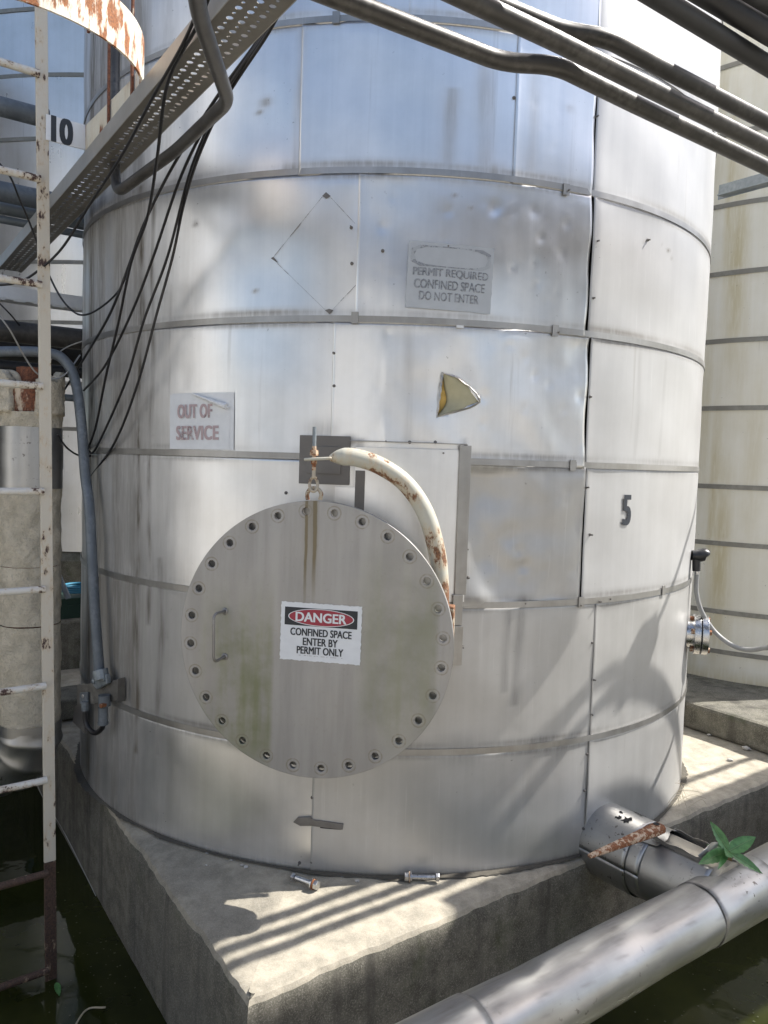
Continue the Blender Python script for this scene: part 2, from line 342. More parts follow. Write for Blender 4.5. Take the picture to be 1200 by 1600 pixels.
# ------------------------------------------------------------------ setting: ground, water, slabs
ADIR = R_(53.4); A3 = np.array([_s(ADIR), _c(ADIR), 0])                    # along the pipes, away to the right
BDIR = R_(-34.2); B3 = np.array([_s(BDIR), _c(BDIR), 0])                   # along the slab's left face, away to the left
WZ = -.42
def disc_mesh(z, r, n=64):
    m = MB(); m.add([(r * _c(2 * math.pi * k / n), r * _s(2 * math.pi * k / n), z) for k in range(n)], [tuple(range(n))]); return m
struct(disc_mesh(-.75, 500).build('ground', M['ground'], origin=(0, 0, -.75)))
m = MB(); m.add([(-12, .95, WZ), (12, .95, WZ), (12, 14, WZ), (-12, 14, WZ)], [(0, 1, 2, 3)]); struct(m.build('water', M['water'], origin=(0, 5, WZ)))
m = MB(); m.box((0, -13.65, -.53), 60, 30, .5); struct(m.build('walkway', M['conc_walk'], smooth=False, bevel=.02))
P0 = np.array([-.293, 1.830, 0])
def slabmesh(corner, ea, eb, top, bot, n_round=.018, wob=.006, seed=3):
    """slab with worn, slightly uneven arris along its two visible edges; subdivided top"""
    r = random.Random(seed); na = max(2, int(ea / .016)); nb = max(2, int(eb / .016))
    def wv(t): return wob * (_s(t * 5.3 + seed) * .7 + .5 * _s(t * 17 + 2 * seed) + .35 * _s(t * 41 + seed) + .25 * _s(t * 87 + 3 * seed))
    ring = []
    pts = [corner + B3 * (eb * (1 - i / nb)) for i in range(nb)] + [corner + A3 * (ea * i / na) for i in range(na + 1)]
    inward = [A3] * nb + [(A3 + B3) * .7] + [B3] * na
    m = MB(); lays = [(bot, 0), (top - .05, 0), (top - n_round, .002), (top - n_round * .35, n_round * .45), (top, n_round * 1.3)]
    # layers from the bottom of the face over the rounded arris onto the top
    n = len(pts); vs = []
    for k, (z, inn) in enumerate(lays):
        for i, p in enumerate(pts):
            t = i * .016; jit = wv(t) * (1 if 1 <= k <= 4 else 0); dz = 0 if k in (0, 1) or k > 4 else wv(t + 5) * .5
            q = p + inward[i] * (inn + abs(jit) * (1 if k in (2, 3, 4) else .3)); vs.append((q[0], q[1], z - abs(dz)))
    fs = [(k * n + i, k * n + i + 1, (k + 1) * n + i + 1, (k + 1) * n + i) for k in range(len(lays) - 1) for i in range(n - 1)]
    m.add(vs, fs)
    # back closure
    o = len(m.v); far = corner + A3 * ea + B3 * eb
    m.v.append((far[0], far[1], top)); L_ = len(lays) - 1
    m.f += [(L_ * n + i, L_ * n + i + 1, o) for i in range(n - 1)]
    return m
M['conc_face'] = mat_concrete('stained slab face with painted shade', (.16, .148, .118), (.075, .07, .054), .5, .6, vstain=.8)  # moss and stains, plus the side faces' shade darkened into the colour
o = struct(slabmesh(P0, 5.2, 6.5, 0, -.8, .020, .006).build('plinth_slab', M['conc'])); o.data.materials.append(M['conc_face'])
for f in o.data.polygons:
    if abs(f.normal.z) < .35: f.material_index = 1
# block under the right-hand tank
q1 = atz(1080, 1140, 0); q2 = atz(1200, 1180, 0); bq = (q1 - q2) / np.linalg.norm(q1 - q2); aq = np.array([-bq[1], bq[0], 0]); aq = aq if aq[0] > 0 else -aq
m = MB(); c0 = q2 - bq * 2.2; m.prism([c0, c0 + bq * 6, c0 + bq * 6 + aq * 4, c0 + aq * 4], (0, 0, EYE - .88 * 1.333)); struct(m.build('tank_foundation', M['conc_dark'], smooth=False, bevel=.02))

# ------------------------------------------------------------------ main tank
tank = thing('storage_tank', (TC[0], TC[1], 0), 'large dented silver clad storage tank number 5 with bolted round manhole, in the middle', 'storage tank')
m = MB(); m.lathe((TC[0], TC[1], .004), (0, 0, 1), [(0, 0.01), (0, TR - .045), (6.2, TR - .045), (6.6, .01)], 128); m.build('inner_shell', M['inner'], tank)
BZ = [0, .393, .860, 1.308, 1.728, 2.168, 2.608, 3.05, 3.5, 3.95, 4.4, 4.85, 5.3, 5.75, 6.2]
def TH(x, y): return thz(x, y)[0]
# vertical seams per course (angle), by where they stand on the shell
seams = {0: [TH(487, 1290), TH(915, 1250)], 1: [TH(155, 1000), TH(925, 1050)], 2: [TH(724, 830), TH(911, 830)], 3: [TH(519, 600), TH(918, 630)],
         4: [TH(558, 390), TH(923, 400)], 5: [TH(470, 150), TH(806, 150), TH(930, 200)], 6: [TH(640, 10), TH(934, 20)]}
dents = []                                     # (theta, z, radius m, depth m)
def dent(x, y, rpx, d):
    if y < 275: d *= .45; rpx *= .8
    t, z = thz(x, y); dents.append((t, z, rpx / 1233 * 2.5, d))
for x, y, r, d in [(700, 330, 9, .004), (770, 330, 10, .004), (845, 372, 8, .005), (800, 420, 9, .004), (835, 410, 7, .004), (878, 398, 8, .004), (838, 445, 8, .004), (870, 455, 7, .003), (775, 322, 12, .006),
                   (835, 330, 10, .004), (885, 350, 9, .004), (820, 560, 8, .004), (797, 540, 10, .004), (835, 588, 8, .005), (858, 602, 8, .004), (880, 640, 9, .003), (905, 620, 10, .004), (755, 620, 12, .005), (820, 640, 8, .003),
                   (665, 610, 26, .006), (715, 600, 30, .007), (755, 662, 8, .003), (600, 355, 10, .003), (595, 320, 30, .004), (700, 250, 8, .003), (800, 135, 10, .003), (760, 120, 12, .003), (835, 160, 8, .003), (875, 170, 8, .003), (865, 232, 8, .003), (850, 200, 9, .002),
                   (760, 800, 40, .010), (800, 870, 30, .009), (830, 810, 34, .006), (770, 900, 26, .008), (820, 900, 22, .007), (860, 860, 40, .005), (750, 860, 24, .008), (785, 760, 30, .006), (850, 770, 26, .004), (800, 835, 14, .006), (812, 862, 12, .005), (822, 885, 12, .005),
                   (640, 1340, 22, .004), (565, 1310, 14, .003), (880, 560, 34, .009), (850, 690, 40, .006), (770, 705, 40, .005), (690, 745, 40, .004), (640, 720, 30, .003), (300, 350, 40, .003), (360, 420, 50, .002), (1000, 400, 60, .002)]: dent(x, y, r * (.62 if r <= 12 else 1), d * (.85 if r <= 12 else 1.0))
for k in range(70):
    x, y = rnd.uniform(570, 915), rnd.uniform(300, 900)
    if 630 < x < 775 and 375 < y < 490: continue
    dent(x, y, rnd.uniform(3.5, 6), rnd.uniform(.0008, .0018))
for k in range(60): dent(rnd.uniform(140, 1080), rnd.uniform(40, 1300), rnd.uniform(5, 14), rnd.uniform(.0006, .0016))
DT = np.array(dents)
def relief(t, z, seed):
    """oil-canning of thin sheet, plus dents (numpy arrays)"""
    u = t * TR
    h = .0012 * np.sin(u * 5.1 + seed * 1.7 + 1.3 * np.sin(z * 6 + seed)) + .0009 * np.sin(u * 11 + z * 7 + seed * 2.2) + .0006 * np.sin(z * 23 + u * 9 + seed)
    bat = ((u > TH(600, 500) * TR) & (u < TH(922, 500) * TR) & (z > .86) & (z < 2.168))
    h = h + bat * np.where(z > 1.728, .5, 1.0) * (.0018 * np.sin(u * 21 + 2.2 * np.sin(z * 9)) * np.sin(z * 17 + 1.5 * np.sin(u * 13)) + .0012 * np.sin(u * 37 + z * 11))
    for a, b, r, d in DT:
        q = ((t - a) * TR) ** 2 + (z - b) ** 2; q = q / (r * r)
        k = q < 9
        if k.any(): h = h - k * d * np.exp(-q) * (1 - .5 * np.exp(-q * 2))
    return h
stains = []                                    # (theta, width m, z0, z1, strength) vertical runs of dirt
for x, wpx, y0, y1, k in [(222, 7, 300, 1180, .85), (240, 5, 330, 980, .6), (252, 6, 880, 1180, .5), (215, 4, 560, 1200, .5), (180, 16, 640, 1300, .35), (160, 10, 500, 700, .3), (232, 10, 500, 720, .35), (268, 4, 400, 1000, .25), (470, 4, 40, 270, .2), (705, 7, 150, 270, .25), (762, 9, 90, 270, .2),
                          (330, 5, 930, 1140, .18), (640, 5, 520, 690, .15), (812, 5, 950, 1100, .3), (795, 4, 960, 1080, .25), (560, 6, 695, 790, .3), (1000, 3, 540, 730, .12), (1040, 3, 540, 730, .12), (835, 6, 100, 275, .14)]:
    t, za = thz(x, min(y0, 1200)); _, zb = thz(x, min(y1, 1240)); stains.append((t, wpx / 1233 * 2.6 * 1.45, za, zb, k))
blots = [(thz(x, y), r / 1233 * 2.5, k) for x, y, r, k in [(600, 268, 14, .7), (455, 264, 16, .6), (770, 270, 22, .5), (820, 940, 16, .6), (415, 160, 10, .5), (405, 175, 6, .6), (305, 350, 8, .5), (400, 455, 5, .5), (160, 530, 20, .5), (710, 305, 5, .5), (735, 325, 4, .6), (1045, 392, 5, .9), (1035, 380, 3, .9),
                                                          (1050, 402, 4, .7), (890, 170, 8, .2), (545, 690, 14, .6), (725, 690, 5, .5), (498, 672, 25, .3), (230, 640, 12, .5), (235, 680, 12, .45), (500, 1375, 20, .5), (640, 1368, 26, .35), (660, 1345, 12, .2), (160, 700, 16, .4), (350, 705, 30, .2), (480, 500, 16, .4), (690, 505, 20, .3), (870, 1172, 40, .3), (720, 1175, 40, .35)]]
def grime_shade(t, z):
    g = np.zeros_like(t); u = t * TR
    for a, wd, z1, z0, k in stains:
        wob = .006 * np.sin(z * 9 + a * 40)
        g = np.maximum(g, min(1, k * 1.3) * np.exp(-((u - a * TR - wob) / wd) ** 2) * (z > z0) * (z < z1 + .02) * (.6 + .4 * np.sin(z * 14 + a * 30) ** 2))
    for (a, b), r, k in blots: g = np.maximum(g, k * np.exp(-(((u - a * TR) / r) ** 2 + ((z - b) / (r * .6)) ** 2)))
    for b in BZ[1:8]:
        k = .30 + .25 * np.sin(u * 3.1 + b * 7) * np.sin(u * 7.7 + b); k = np.clip(k, .05, .6)
        g = np.maximum(g, k * np.exp(-((z - b + .004) / .010) ** 2)); g = np.maximum(g, k * 1.1 * np.exp(-((z - b - .030) / .012) ** 2))
    g = np.maximum(g, .5 * np.exp(-(z / .02) ** 2))
    lf = np.clip((-u - .62) / .5, 0, 1); g = np.maximum(g, .9 * lf * (.6 + .4 * np.sin(u * 31) * np.sin(u * 13 + 1)))  # left flank: dim reflections darkened into the colour along with dirt streaks
    return np.clip(g * 1.15, 0, 1)
TEAR = [(692, 583), (720, 594), (748, 628), (683, 651)]; NT_ = len(TEAR)
def panel(ci, t0, t1, z0, z1, gap0, gap1, seed, fine, lift=0., mat='clad'):
    du = .009 if fine else .06; nu = max(3, int((t1 - t0) * TR / du)); nv = max(2, int((z1 - z0) / (.011 if fine else .12)))
    T = np.linspace(t0 + gap0 / TR, t1 - gap1 / TR, nu + 1); Z = np.linspace(z0, z1, nv + 1); tt, zz = np.meshgrid(T, Z)
    if lift > .004: tt = tt - ((.0042 if lift > .01 else .0016) * (1 + np.sin(zz * 13 + seed) * .7 + np.sin(zz * 29 + 2 * seed) * .4) * np.exp(-((t1 - tt) * TR / .05))) / TR
    h = relief(tt, zz, seed) if fine else np.zeros_like(tt)
    if ci == 2 and seed > 5 and seed < 6: h = h * 2.6 + .011 * np.sin(np.pi * (tt - t0) / (t1 - t0)) * np.sin(np.pi * (zz - z0) / (z1 - z0))
    e = np.minimum(np.minimum((zz - z0), (z1 - zz)) / .03, 1); h = h * np.clip(e, .15, 1)
    # sheet edges: right edge (towards +theta) tucked under or lifted
    ed = np.exp(-((t1 - tt) * TR / .03)); h = h + lift * ed * (0.55 + .45 * np.sin(zz * 16 + seed * 2) * np.sin(zz * 7 + seed))
    h = h + .0032 * np.exp(-((tt - t0) * TR / .02)) + .001
    x = TC[0] + (TR + h) * np.sin(tt); y = TC[1] - (TR + h) * np.cos(tt)
    b = MB(); W = nu + 1
    b.v = list(zip(x.ravel().tolist(), y.ravel().tolist(), zz.ravel().tolist()))
    b.f = [(j * W + i, j * W + i + 1, (j + 1) * W + i + 1, (j + 1) * W + i) for j in range(nv) for i in range(nu)]
    b.uv = np.stack([tt.ravel() * TR + seed * 3.1, zz.ravel() + seed * 1.3], 1)
    o = b.build('cladding_sheet', M[mat], tank, auto=False)
    at = o.data.attributes.new('grime_shade', 'FLOAT', 'POINT'); at.data.foreach_set('value', grime_shade(tt.ravel(), zz.ravel()) if fine else np.zeros(tt.size))
    sd = o.modifiers.new('thickness', 'SOLIDIFY'); sd.thickness = .0012; sd.offset = -1
    return o
BACK = R_(100)
tear_sheet = None
for ci in range(14):
    z0, z1 = BZ[ci] + (.002 if ci == 0 else 0), BZ[ci + 1] + .004
    if ci < 7:
        ts = [-BACK] + sorted(seams[ci]) + [BACK]
        for k in range(len(ts) - 1):
            strong = ci in (2, 3, 4, 5) and k == len(ts) - 3
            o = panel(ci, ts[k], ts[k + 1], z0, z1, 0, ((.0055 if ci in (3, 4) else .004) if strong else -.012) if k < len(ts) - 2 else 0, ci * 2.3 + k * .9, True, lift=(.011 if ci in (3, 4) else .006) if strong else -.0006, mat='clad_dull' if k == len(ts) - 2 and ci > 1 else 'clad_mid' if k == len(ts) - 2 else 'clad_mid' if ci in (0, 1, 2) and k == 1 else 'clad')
            if ci == 3 and k == 1: tear_sheet = o
        panel(ci, BACK, 2 * math.pi - BACK, z0, z1, 0, 0, 1, False)
    else: panel(ci, -math.pi, math.pi, z0, z1, 0, 0, ci, False)
# the torn triangular hole in course C-D: cut, remove, fold inwards
bm = bmesh.new(); bm.from_mesh(tear_sheet.data); og = Vector(ORG[tear_sheet.name]); TP = [Vector(cyl(*q)) - og for q in TEAR]; cen = sum(TP, Vector()) / NT_; nin = Vector((cen.x, cen.y, 0)).normalized()
for i in range(NT_):
    near = [f for f in bm.faces if (f.calc_center_median() - cen).length < .12]
    g = list({e for f in near for e in f.edges}) + list({v for f in near for v in f.verts}) + near
    e = (TP[(i + 1) % NT_] - TP[i]); bmesh.ops.bisect_plane(bm, geom=g, plane_co=TP[i], plane_no=e.cross(nin), dist=1e-5)
sgn = [((cen - TP[i]).dot((TP[(i + 1) % NT_] - TP[i]).cross(nin))) > 0 for i in range(NT_)]
kill = [f for f in bm.faces if (f.calc_center_median() - cen).length < .12 and all(((f.calc_center_median() - TP[i]).dot((TP[(i + 1) % NT_] - TP[i]).cross(nin)) > 0) == sgn[i] for i in range(NT_))]
bmesh.ops.delete(bm, geom=kill, context='FACES'); bm.to_mesh(tear_sheet.data); bm.free()
tp_ = [np.array(cyl(*q)) for q in TEAR]; nn = np.array([nin.x, nin.y, 0]); a, c_ = tp_[0], tp_[3]; rim = cr(tp_, 6); nr_ = len(rim)
# the sheet pushed in: hinged on the curved right edge, its cut edge standing clear of the left side
n = 10; m = MB(); 
for i_ in range(nr_):
    s_ = i_ / (nr_ - 1); lft = a + (c_ - a) * s_; rgt = rim[i_]; bul = math.sin(math.pi * s_) ** .6 if 0 < s_ < 1 else 0
    lft = lft + (rgt - lft) * .20
    for q in range(n + 1):
        t = q / n; m.v.append(tuple(lft + (rgt - lft) * t - nn * (.013 * (1 - t) ** 1.6 * bul + .0008 - .004 * bul * _s(math.pi * t))))
m.f = [(j_ * (n + 1) + q, j_ * (n + 1) + q + 1, (j_ + 1) * (n + 1) + q + 1, (j_ + 1) * (n + 1) + q) for j_ in range(nr_ - 1) for q in range(n)]
fl = m.build('torn_flap', M['olive'], tank); sd = fl.modifiers.new('t', 'SOLIDIFY'); sd.thickness = .0014; sd.offset = -1
m = MB(); cen_ = sum(rim) / nr_
m.add([cen_ + (p - cen_) * 1.12 - nn * .017 for p in rim], [tuple(range(nr_))]); m.build('foam_backing', M['yellow'], tank, smooth=False)
for p, q, kk in [(rim[i_], rim[i_ + 1], i_) for i_ in range(nr_ - 1)] + [(c_ + (a - c_) * f / 8, c_ + (a - c_) * (f + 1) / 8, 50 + f) for f in range(8)]:
    pass
lipv = [rim, [c_ + (a - c_) * f / 12 for f in range(13)]]
for kk, pl_ in enumerate(lipv):
    r2 = random.Random(kk + 3); A_, B_ = [], []
    for i_, p in enumerate(pl_):
        inw = cen_ - p; inw /= np.linalg.norm(inw); c0_ = p + nn * .0012; A_.append(c0_ - inw * r2.uniform(.003, .006)); B_.append(c0_ + inw * r2.uniform(.000, .003) + nn * (.002 + .005 * r2.random()))
    m = MB(); m.strip(A_, B_, [nn * .001] * len(A_)); m.build('torn_lip', M['band'], tank, smooth=False)
# bands with clips
def arcband(z0, z1, t0, t1, off, th, step=.02):
    n = max(4, int((t1 - t0) / step)); A, B, T = [], [], []
    for i in range(n + 1):
        t = t0 + (t1 - t0) * i / n; r = TR + off; A.append(cp(t, z0, r)); B.append(cp(t, z1, r)); T.append((cp(t, 0, r + th) - cp(t, 0, r)))
    b = MB(); b.strip(A, B, T); u = []
    for i in range(n + 1):
        t = t0 + (t1 - t0) * i / n; u += [(t * TR, z0), (t * TR, z1), (t * TR, z1), (t * TR, z0)]
    b.uv = np.array(u); return b
for i, z in enumerate(BZ[1:14]): arcband(z + .001 + .0004 * i, z + .0215, -math.pi, math.pi, .003, .0014).build('strap_band', M['band'], tank, smooth=True)
def clip(x, y, w_=.022, h_=.034, mat='band'):
    t, z = thz(x, y); arcband(z - h_ / 2, z + h_ / 2, t - w_ / 2 / TR, t + w_ / 2 / TR, .0058, .003).build('band_clip', M[mat], tank, smooth=False)
for q in [(526, 29), (883, 297), (555, 497), (866, 517), (893, 727), (906, 940), (1034, 922)]: clip(*q)
# pieces of scrap left under band C, the lip below the strip, dark slit on the left
m = MB(); t, z = thz(718, 511); arcband(z - .004, z + .004, t - .008, t + .008, .004, .004).build('scrap_strip', M['white'], tank)
def patch(name, x0, y0, x1, y1, off, th, mat, px=None):
    ta, za = thz(x0, y0); tb, zb = thz(x1, y1); return arcband(min(za, zb), max(za, zb), min(ta, tb), max(ta, tb), off, th, .015).build(name, M[mat], tank, smooth=False, bevel=.0008)
patch('mounting_plate', 470, 680, 546, 758, .004, .006, 'plate'); patch('bracket_pad', 482, 697, 533, 741, .0105, .004, 'plate')
# repair panel behind the davit: sheet, top fold, side fold
pp = patch('repair_panel', 556, 698, 724, 940, .004, .003, 'clad'); at = pp.data.attributes.new('grime_shade', 'FLOAT', 'POINT')
patch('panel_fold', 548, 688, 728, 695, .004, .012, 'band'); patch('panel_fold', 717, 696, 726, 928, .0075, .009, 'band')
patch('panel_strip', 556, 735, 569, 800, .0078, .003, 'plate'); patch('panel_tab', 524, 760, 557, 800, .004, .004, 'clad')
patch('gusset_plate', 706, 928, 719, 975, .008, .014, 'band'); patch('gusset_plate', 705, 976, 718, 1036, .008, .02, 'band')
patch('seam_cover', 152.5, 900, 154.5, 975, .002, .003, 'inner')
m = MB(); pts = [(459, 1283), (466, 1276), (487, 1275), (490, 1279), (537, 1286), (536, 1295), (488, 1289), (470, 1289)]
b = [cp(*thz(*q), R=TR + .0005) for q in pts]; nrm = cp(thz(495, 1285)[0], 0, 1, np.zeros(2)); nrm[2] = 0
m.prism(b, nrm * .008); m.build('cover_latch', M['plate'], tank, smooth=False, bevel=.001)
patch('latch_slot', 495, 1290, 533, 1296, .001, .003, 'inner')
# diamond placard residue: three scraps and faint glue lines
def poly_on(name, pts, off, th, mat, parent=tank, label=None):
    m = MB(); b = [cp(*thz(*q), R=TR + off) for q in pts]; t0 = thz(*pts[0])[0]; n_ = np.array([_s(t0), -_c(t0), 0]); m.prism(b, n_ * th); return m.build(name, M[mat], parent, smooth=False)
for pts in ([(510, 301), (504, 307), (510, 311), (517, 307)], [(428, 402), (424, 404), (434, 411), (433, 408)], [(508, 485), (515, 491), (521, 485), (515, 483)]): poly_on('placard_scrap', pts, .0035, .0015, 'plate')
def glue(x0, y0, x1, y1, wd=1.4):
    dx, dy = x1 - x0, y1 - y0; l = math.hypot(dx, dy); nx, ny = -dy / l * wd / 2, dx / l * wd / 2; pts = []
    for k in range(5): f = k / 4; pts.append((x0 + dx * f + nx * (1 - abs(2 * f - 1) * .5), y0 + dy * f + ny))
    for k in range(4, -1, -1): f = k / 4; pts.append((x0 + dx * f - nx * (1 - abs(2 * f - 1) * .5), y0 + dy * f - ny))
    poly_on('glue_line', pts, .0032, .0006, 'glue')
M['glue'] = mat_ink('old glue line', (.40, .385, .36), .40, 40)
for g in [(504, 308, 428, 402), (517, 309, 555, 350), (434, 412, 508, 484), (520, 484, 556, 446)]: glue(*g, wd=1.1)
# screws
def screw(x, y, l=.010, r=.0028, tilt=True):
    t, z = thz(x, y); p = cp(t, z, TR); n_ = np.array([_s(t), -_c(t), 0]); b = MB(); d = n_ + np.array([0, 0, .12 * rnd.uniform(-1, 1)]); b.lathe(p, n_, [(0, .0055), (.002, .0055), (.0035, .0042), (.0036, .0001)], 8); b.cylr(p, p + d * l, r, 6); b.build('screw', M['plate'], tank, smooth=False)
for q in [(803, 153), (931, 183), (932, 377), (926, 466), (921, 620), (921, 835), (915, 762), (925, 1004), (926, 1062), (923, 1116), (917, 1178), (913, 1235), (911, 1294), (886, 298), (870, 520), (935, 940), (952, 936), (905, 945), (820, 943), (1012, 375), (700, 385),
          (488, 1246), (487, 1347), (468, 1348), (549, 356), (550, 412), (598, 392), (522, 552), (522, 603), (640, 691), (680, 691), (603, 690), (722, 700), (728, 696), (728, 740), (729, 778), (729, 822), (729, 858), (731, 902), (692, 708), (717, 958), (447, 770), (722, 1010)]: screw(*q, l=rnd.uniform(.006, .016))

# the number 5 and other lettering -------------------------------------------------
def text_pts(txt, bold=0.0, space=1.0):
    cu = bpy.data.curves.new('txt', 'FONT'); cu.body = txt; cu.size = 1; cu.offset = bold; cu.space_character = space; cu.resolution_u = 4; ob = bpy.data.objects.new('txt', cu); COL.objects.link(ob)
    dg = bpy.context.evaluated_depsgraph_get(); dg.update(); me = bpy.data.meshes.new_from_object(ob.evaluated_get(dg)); V = np.array([v.co[:2] for v in me.vertices]); F = [tuple(p.vertices) for p in me.polygons]
    bpy.data.objects.remove(ob); bpy.data.curves.remove(cu); bpy.data.meshes.remove(me)
    V = V - V.min(0); return V, F, V.max(0)
def text(name, txt, fmap, cx, cy, wd, ht, mat, parent, bold=0., space=1., tilt=0., off=.001):
    """fmap(x, y, off) places a flat sheet coordinate (metres) on the real surface"""
    V, F, mx = text_pts(txt, 0, space); V = (V / mx - .5) * np.array([wd, ht]); c, s = _c(tilt), _s(tilt); m = MB()
    shifts = [(0, 0)] if bold == 0 else [(bold * ht * i, bold * ht * .5 * j) for i in (-1, 0, 1) for j in (-1, 1)]
    for q, (dx, dy) in enumerate(shifts):
        m.add([fmap(cx + (x + dx) * c - (y + dy) * s, cy + (x + dx) * s + (y + dy) * c, off + q * .00006) for x, y in V], F)
    return m.build(name, M[mat], parent, smooth=False)
def cylmap(x0, y0, tilt=0.):
    t0, z0 = thz(x0, y0); c, s = _c(tilt), _s(tilt)
    return lambda x, y, off: cp(t0 + (x * c - y * s) / TR, z0 + x * s + y * c, TR + off)
f5 = cylmap(978, 797, R_(0)); text('number_marking', '5', f5, 0, 0, 0.038, .100, 'ink5', tank, .04, off=.0045)['label'] = 'black stencilled figure 5'
def sheet(fmap, w_, h_, off, nx=10, ny=8, shape=None):
    m = MB(); m.v = []
    for j in range(ny + 1):
        for i in range(nx + 1):
            x, y = (i / nx - .5) * w_, (j / ny - .5) * h_; o = off
            if shape: x, y, o = shape(x, y, off)
            m.v.append(tuple(fmap(x, y, o)))
    m.f = [(j * (nx + 1) + i, j * (nx + 1) + i + 1, (j + 1) * (nx + 1) + i + 1, (j + 1) * (nx + 1) + i) for j in range(ny) for i in range(nx)]; return m
def ragged(w_, h_, k=.0012):
    def f(x, y, o):
        j = k * (math.sin(x * 900 + y * 1300) + math.sin(x * 410 - y * 640))
        if abs(abs(x) - w_ / 2) < 1e-6: x += j
        if abs(abs(y) - h_ / 2) < 1e-6: y += j
        return x, y, o
    return f
# OUT OF SERVICE
fo = cylmap(311, 659, R_(.5)); p_ = cyl(311, 659)
sg = thing('warning_sign', p_, 'white OUT OF SERVICE sign with faded red letters and curled top edge', 'sign')
WO, HO = .245, .178
def curl(x, y, o):
    if y > HO * .30 and x > -.02:
        cut = HO / 2 - .045 * min(1, (x + .02) / .12); 
        if y > cut: y = cut; o = o + .002
    return x, y, o + .0045 + .001 * math.sin(x * 30)
sheet(fo, WO, HO, .001, 26, 30, curl).build('sign_face', M['white'], sg)
sheet(lambda x, y, o: fo(x + .012, y + .002, o), WO + .008, HO + .004, .0042).build('backing_sheet', M['white'], sg)
r0 = fo(-.02, HO / 2 + .002, .012); r1 = fo(.06, HO / 2 - .024, .014); r2 = fo(.115, HO / 2 - .042, .014)
m = MB(); m.tube(cr([r0, r1, r2], 6), [.002 + .008 * k / 12 for k in range(13)], 12, True); m.build('curled_edge', M['white'], sg)
text('lettering', 'OUT OF', fo, -.014, .034, .142, .043, 'ink_red', sg, .055, 1.05, R_(0.5), off=.0075)
text('lettering', 'SERVICE', fo, -.004, -.036, .172, .044, 'ink_red', sg, .055, 1.05, R_(0.5), off=.0075)
# PERMIT REQUIRED
fp = cylmap(703, 434, R_(-3.4 + 1.77)); p_ = cyl(703, 434)
sg = thing('warning_sign', p_, 'bleached grey PERMIT REQUIRED sign on the dented sheet, emblem band worn away', 'sign')
WP, HP = .262, .197
sheet(lambda x, y, o: fp(x, y + .004, o), WP + .04, HP + .05, .0048, shape=ragged(WP + .04, HP + .05)).build('film_residue', M['film'] if 'film' in M else M['clad_film'] if 'clad_film' in M else M['whitefade'], sg) if False else None
sheet(fp, WP, HP, .0062, 20, 16, ragged(WP, HP, .0008)).build('sign_face', M['whitefade'], sg)
m = MB()   # worn black corners round the blank oval
for i in range(40):
    a0, a1 = 2 * math.pi * i / 40, 2 * math.pi * (i + 1) / 40
    def rec(a): c, s = _c(a), _s(a); k = min(.122 / max(abs(c), 1e-6), .031 / max(abs(s), 1e-6)); return c * k, s * k + .058
    def ell(a):
        c, s = _c(a), _s(a); x, y = rec(a); k = 1 / ((abs(x) / .113) ** 3.2 + (abs(y - .058) / .0275) ** 3.2) ** (1 / 3.2); return x * k, (y - .058) * k + .058
    m.add([fp(*rec(a0), .0072), fp(*rec(a1), .0072), fp(*ell(a1), .0072), fp(*ell(a0), .0072)], [(0, 1, 2, 3)])
m.build('emblem_band', M['ink_grey'], sg)
text('lettering', 'PERMIT REQUIRED', fp, .002, .009, .230, .027, 'ink_grey', sg, .05, off=.0072)
text('lettering', 'CONFINED SPACE', fp, .000, -.025, .216, .027, 'ink_grey', sg, .05, off=.0072)
text('lettering', 'DO NOT ENTER', fp, .000, -.060, .182, .026, 'ink_grey2', sg, .05, off=.0072)

# ------------------------------------------------------------------ manhole: neck (tank part), cover, davit
PHI = thz(497, 998)[0] - R_(.4); CN = np.array([_s(PHI), -_c(PHI), 0]); CU = np.array([_c(PHI), _s(PHI), 0]); CZ = np.array([0, 0, 1.])
COFF = .16
CC = pln(489.5, 1001.5, np.array([TC[0], TC[1], 0]) + CN * (TR + COFF), CN); CR_ = .4095
def cpl(x, y, off=0.): return pln(x, y, CC + CN * off, CN)
m = MB(); m.lathe(CC, -CN, [(.06, .30), (.35, .30)], 72); m.build('manhole_neck', M['band'], tank)
m = MB(); m.lathe(CC - CU * .004 + CZ * .006, -CN, [(.034, .25), (.034, .398), (.052, .398), (.052, .25)], 96); m.build('neck_flange', M['band'], tank)
cover = thing('manhole_cover', CC - CZ * CR_, 'round flat grey bolt-holed manhole cover hanging on the front of tank 5', 'manhole cover')
cu = bpy.data.curves.new('plate', 'CURVE'); cu.dimensions = '2D'; cu.fill_mode = 'BOTH'; cu.extrude = .007; cu.bevel_depth = .0012; cu.bevel_resolution = 1
def circ(cx, cy, r, n):
    sp = cu.splines.new('POLY'); sp.points.add(n - 1); sp.use_cyclic_u = True
    for k in range(n): a = 2 * math.pi * k / n; sp.points[k].co = (cx + r * _c(a), cy + r * _s(a), 0, 1)
circ(0, 0, CR_ - .001, 160)
HOLES = []
for k in range(28):
    a = math.pi / 2 + R_(-1.5) + 2 * math.pi * (k + .5) / 28; HOLES.append(a); circ(.3795 * _c(a), .3795 * _s(a), .0120, 20)
to = bpy.data.objects.new('plate', cu); COL.objects.link(to); dg = bpy.context.evaluated_depsgraph_get(); me = bpy.data.meshes.new_from_object(to.evaluated_get(dg)); bpy.data.objects.remove(to)
RM = Matrix(((CU[0], 0, CN[0]), (CU[1], 0, CN[1]), (0, 1, 0)))
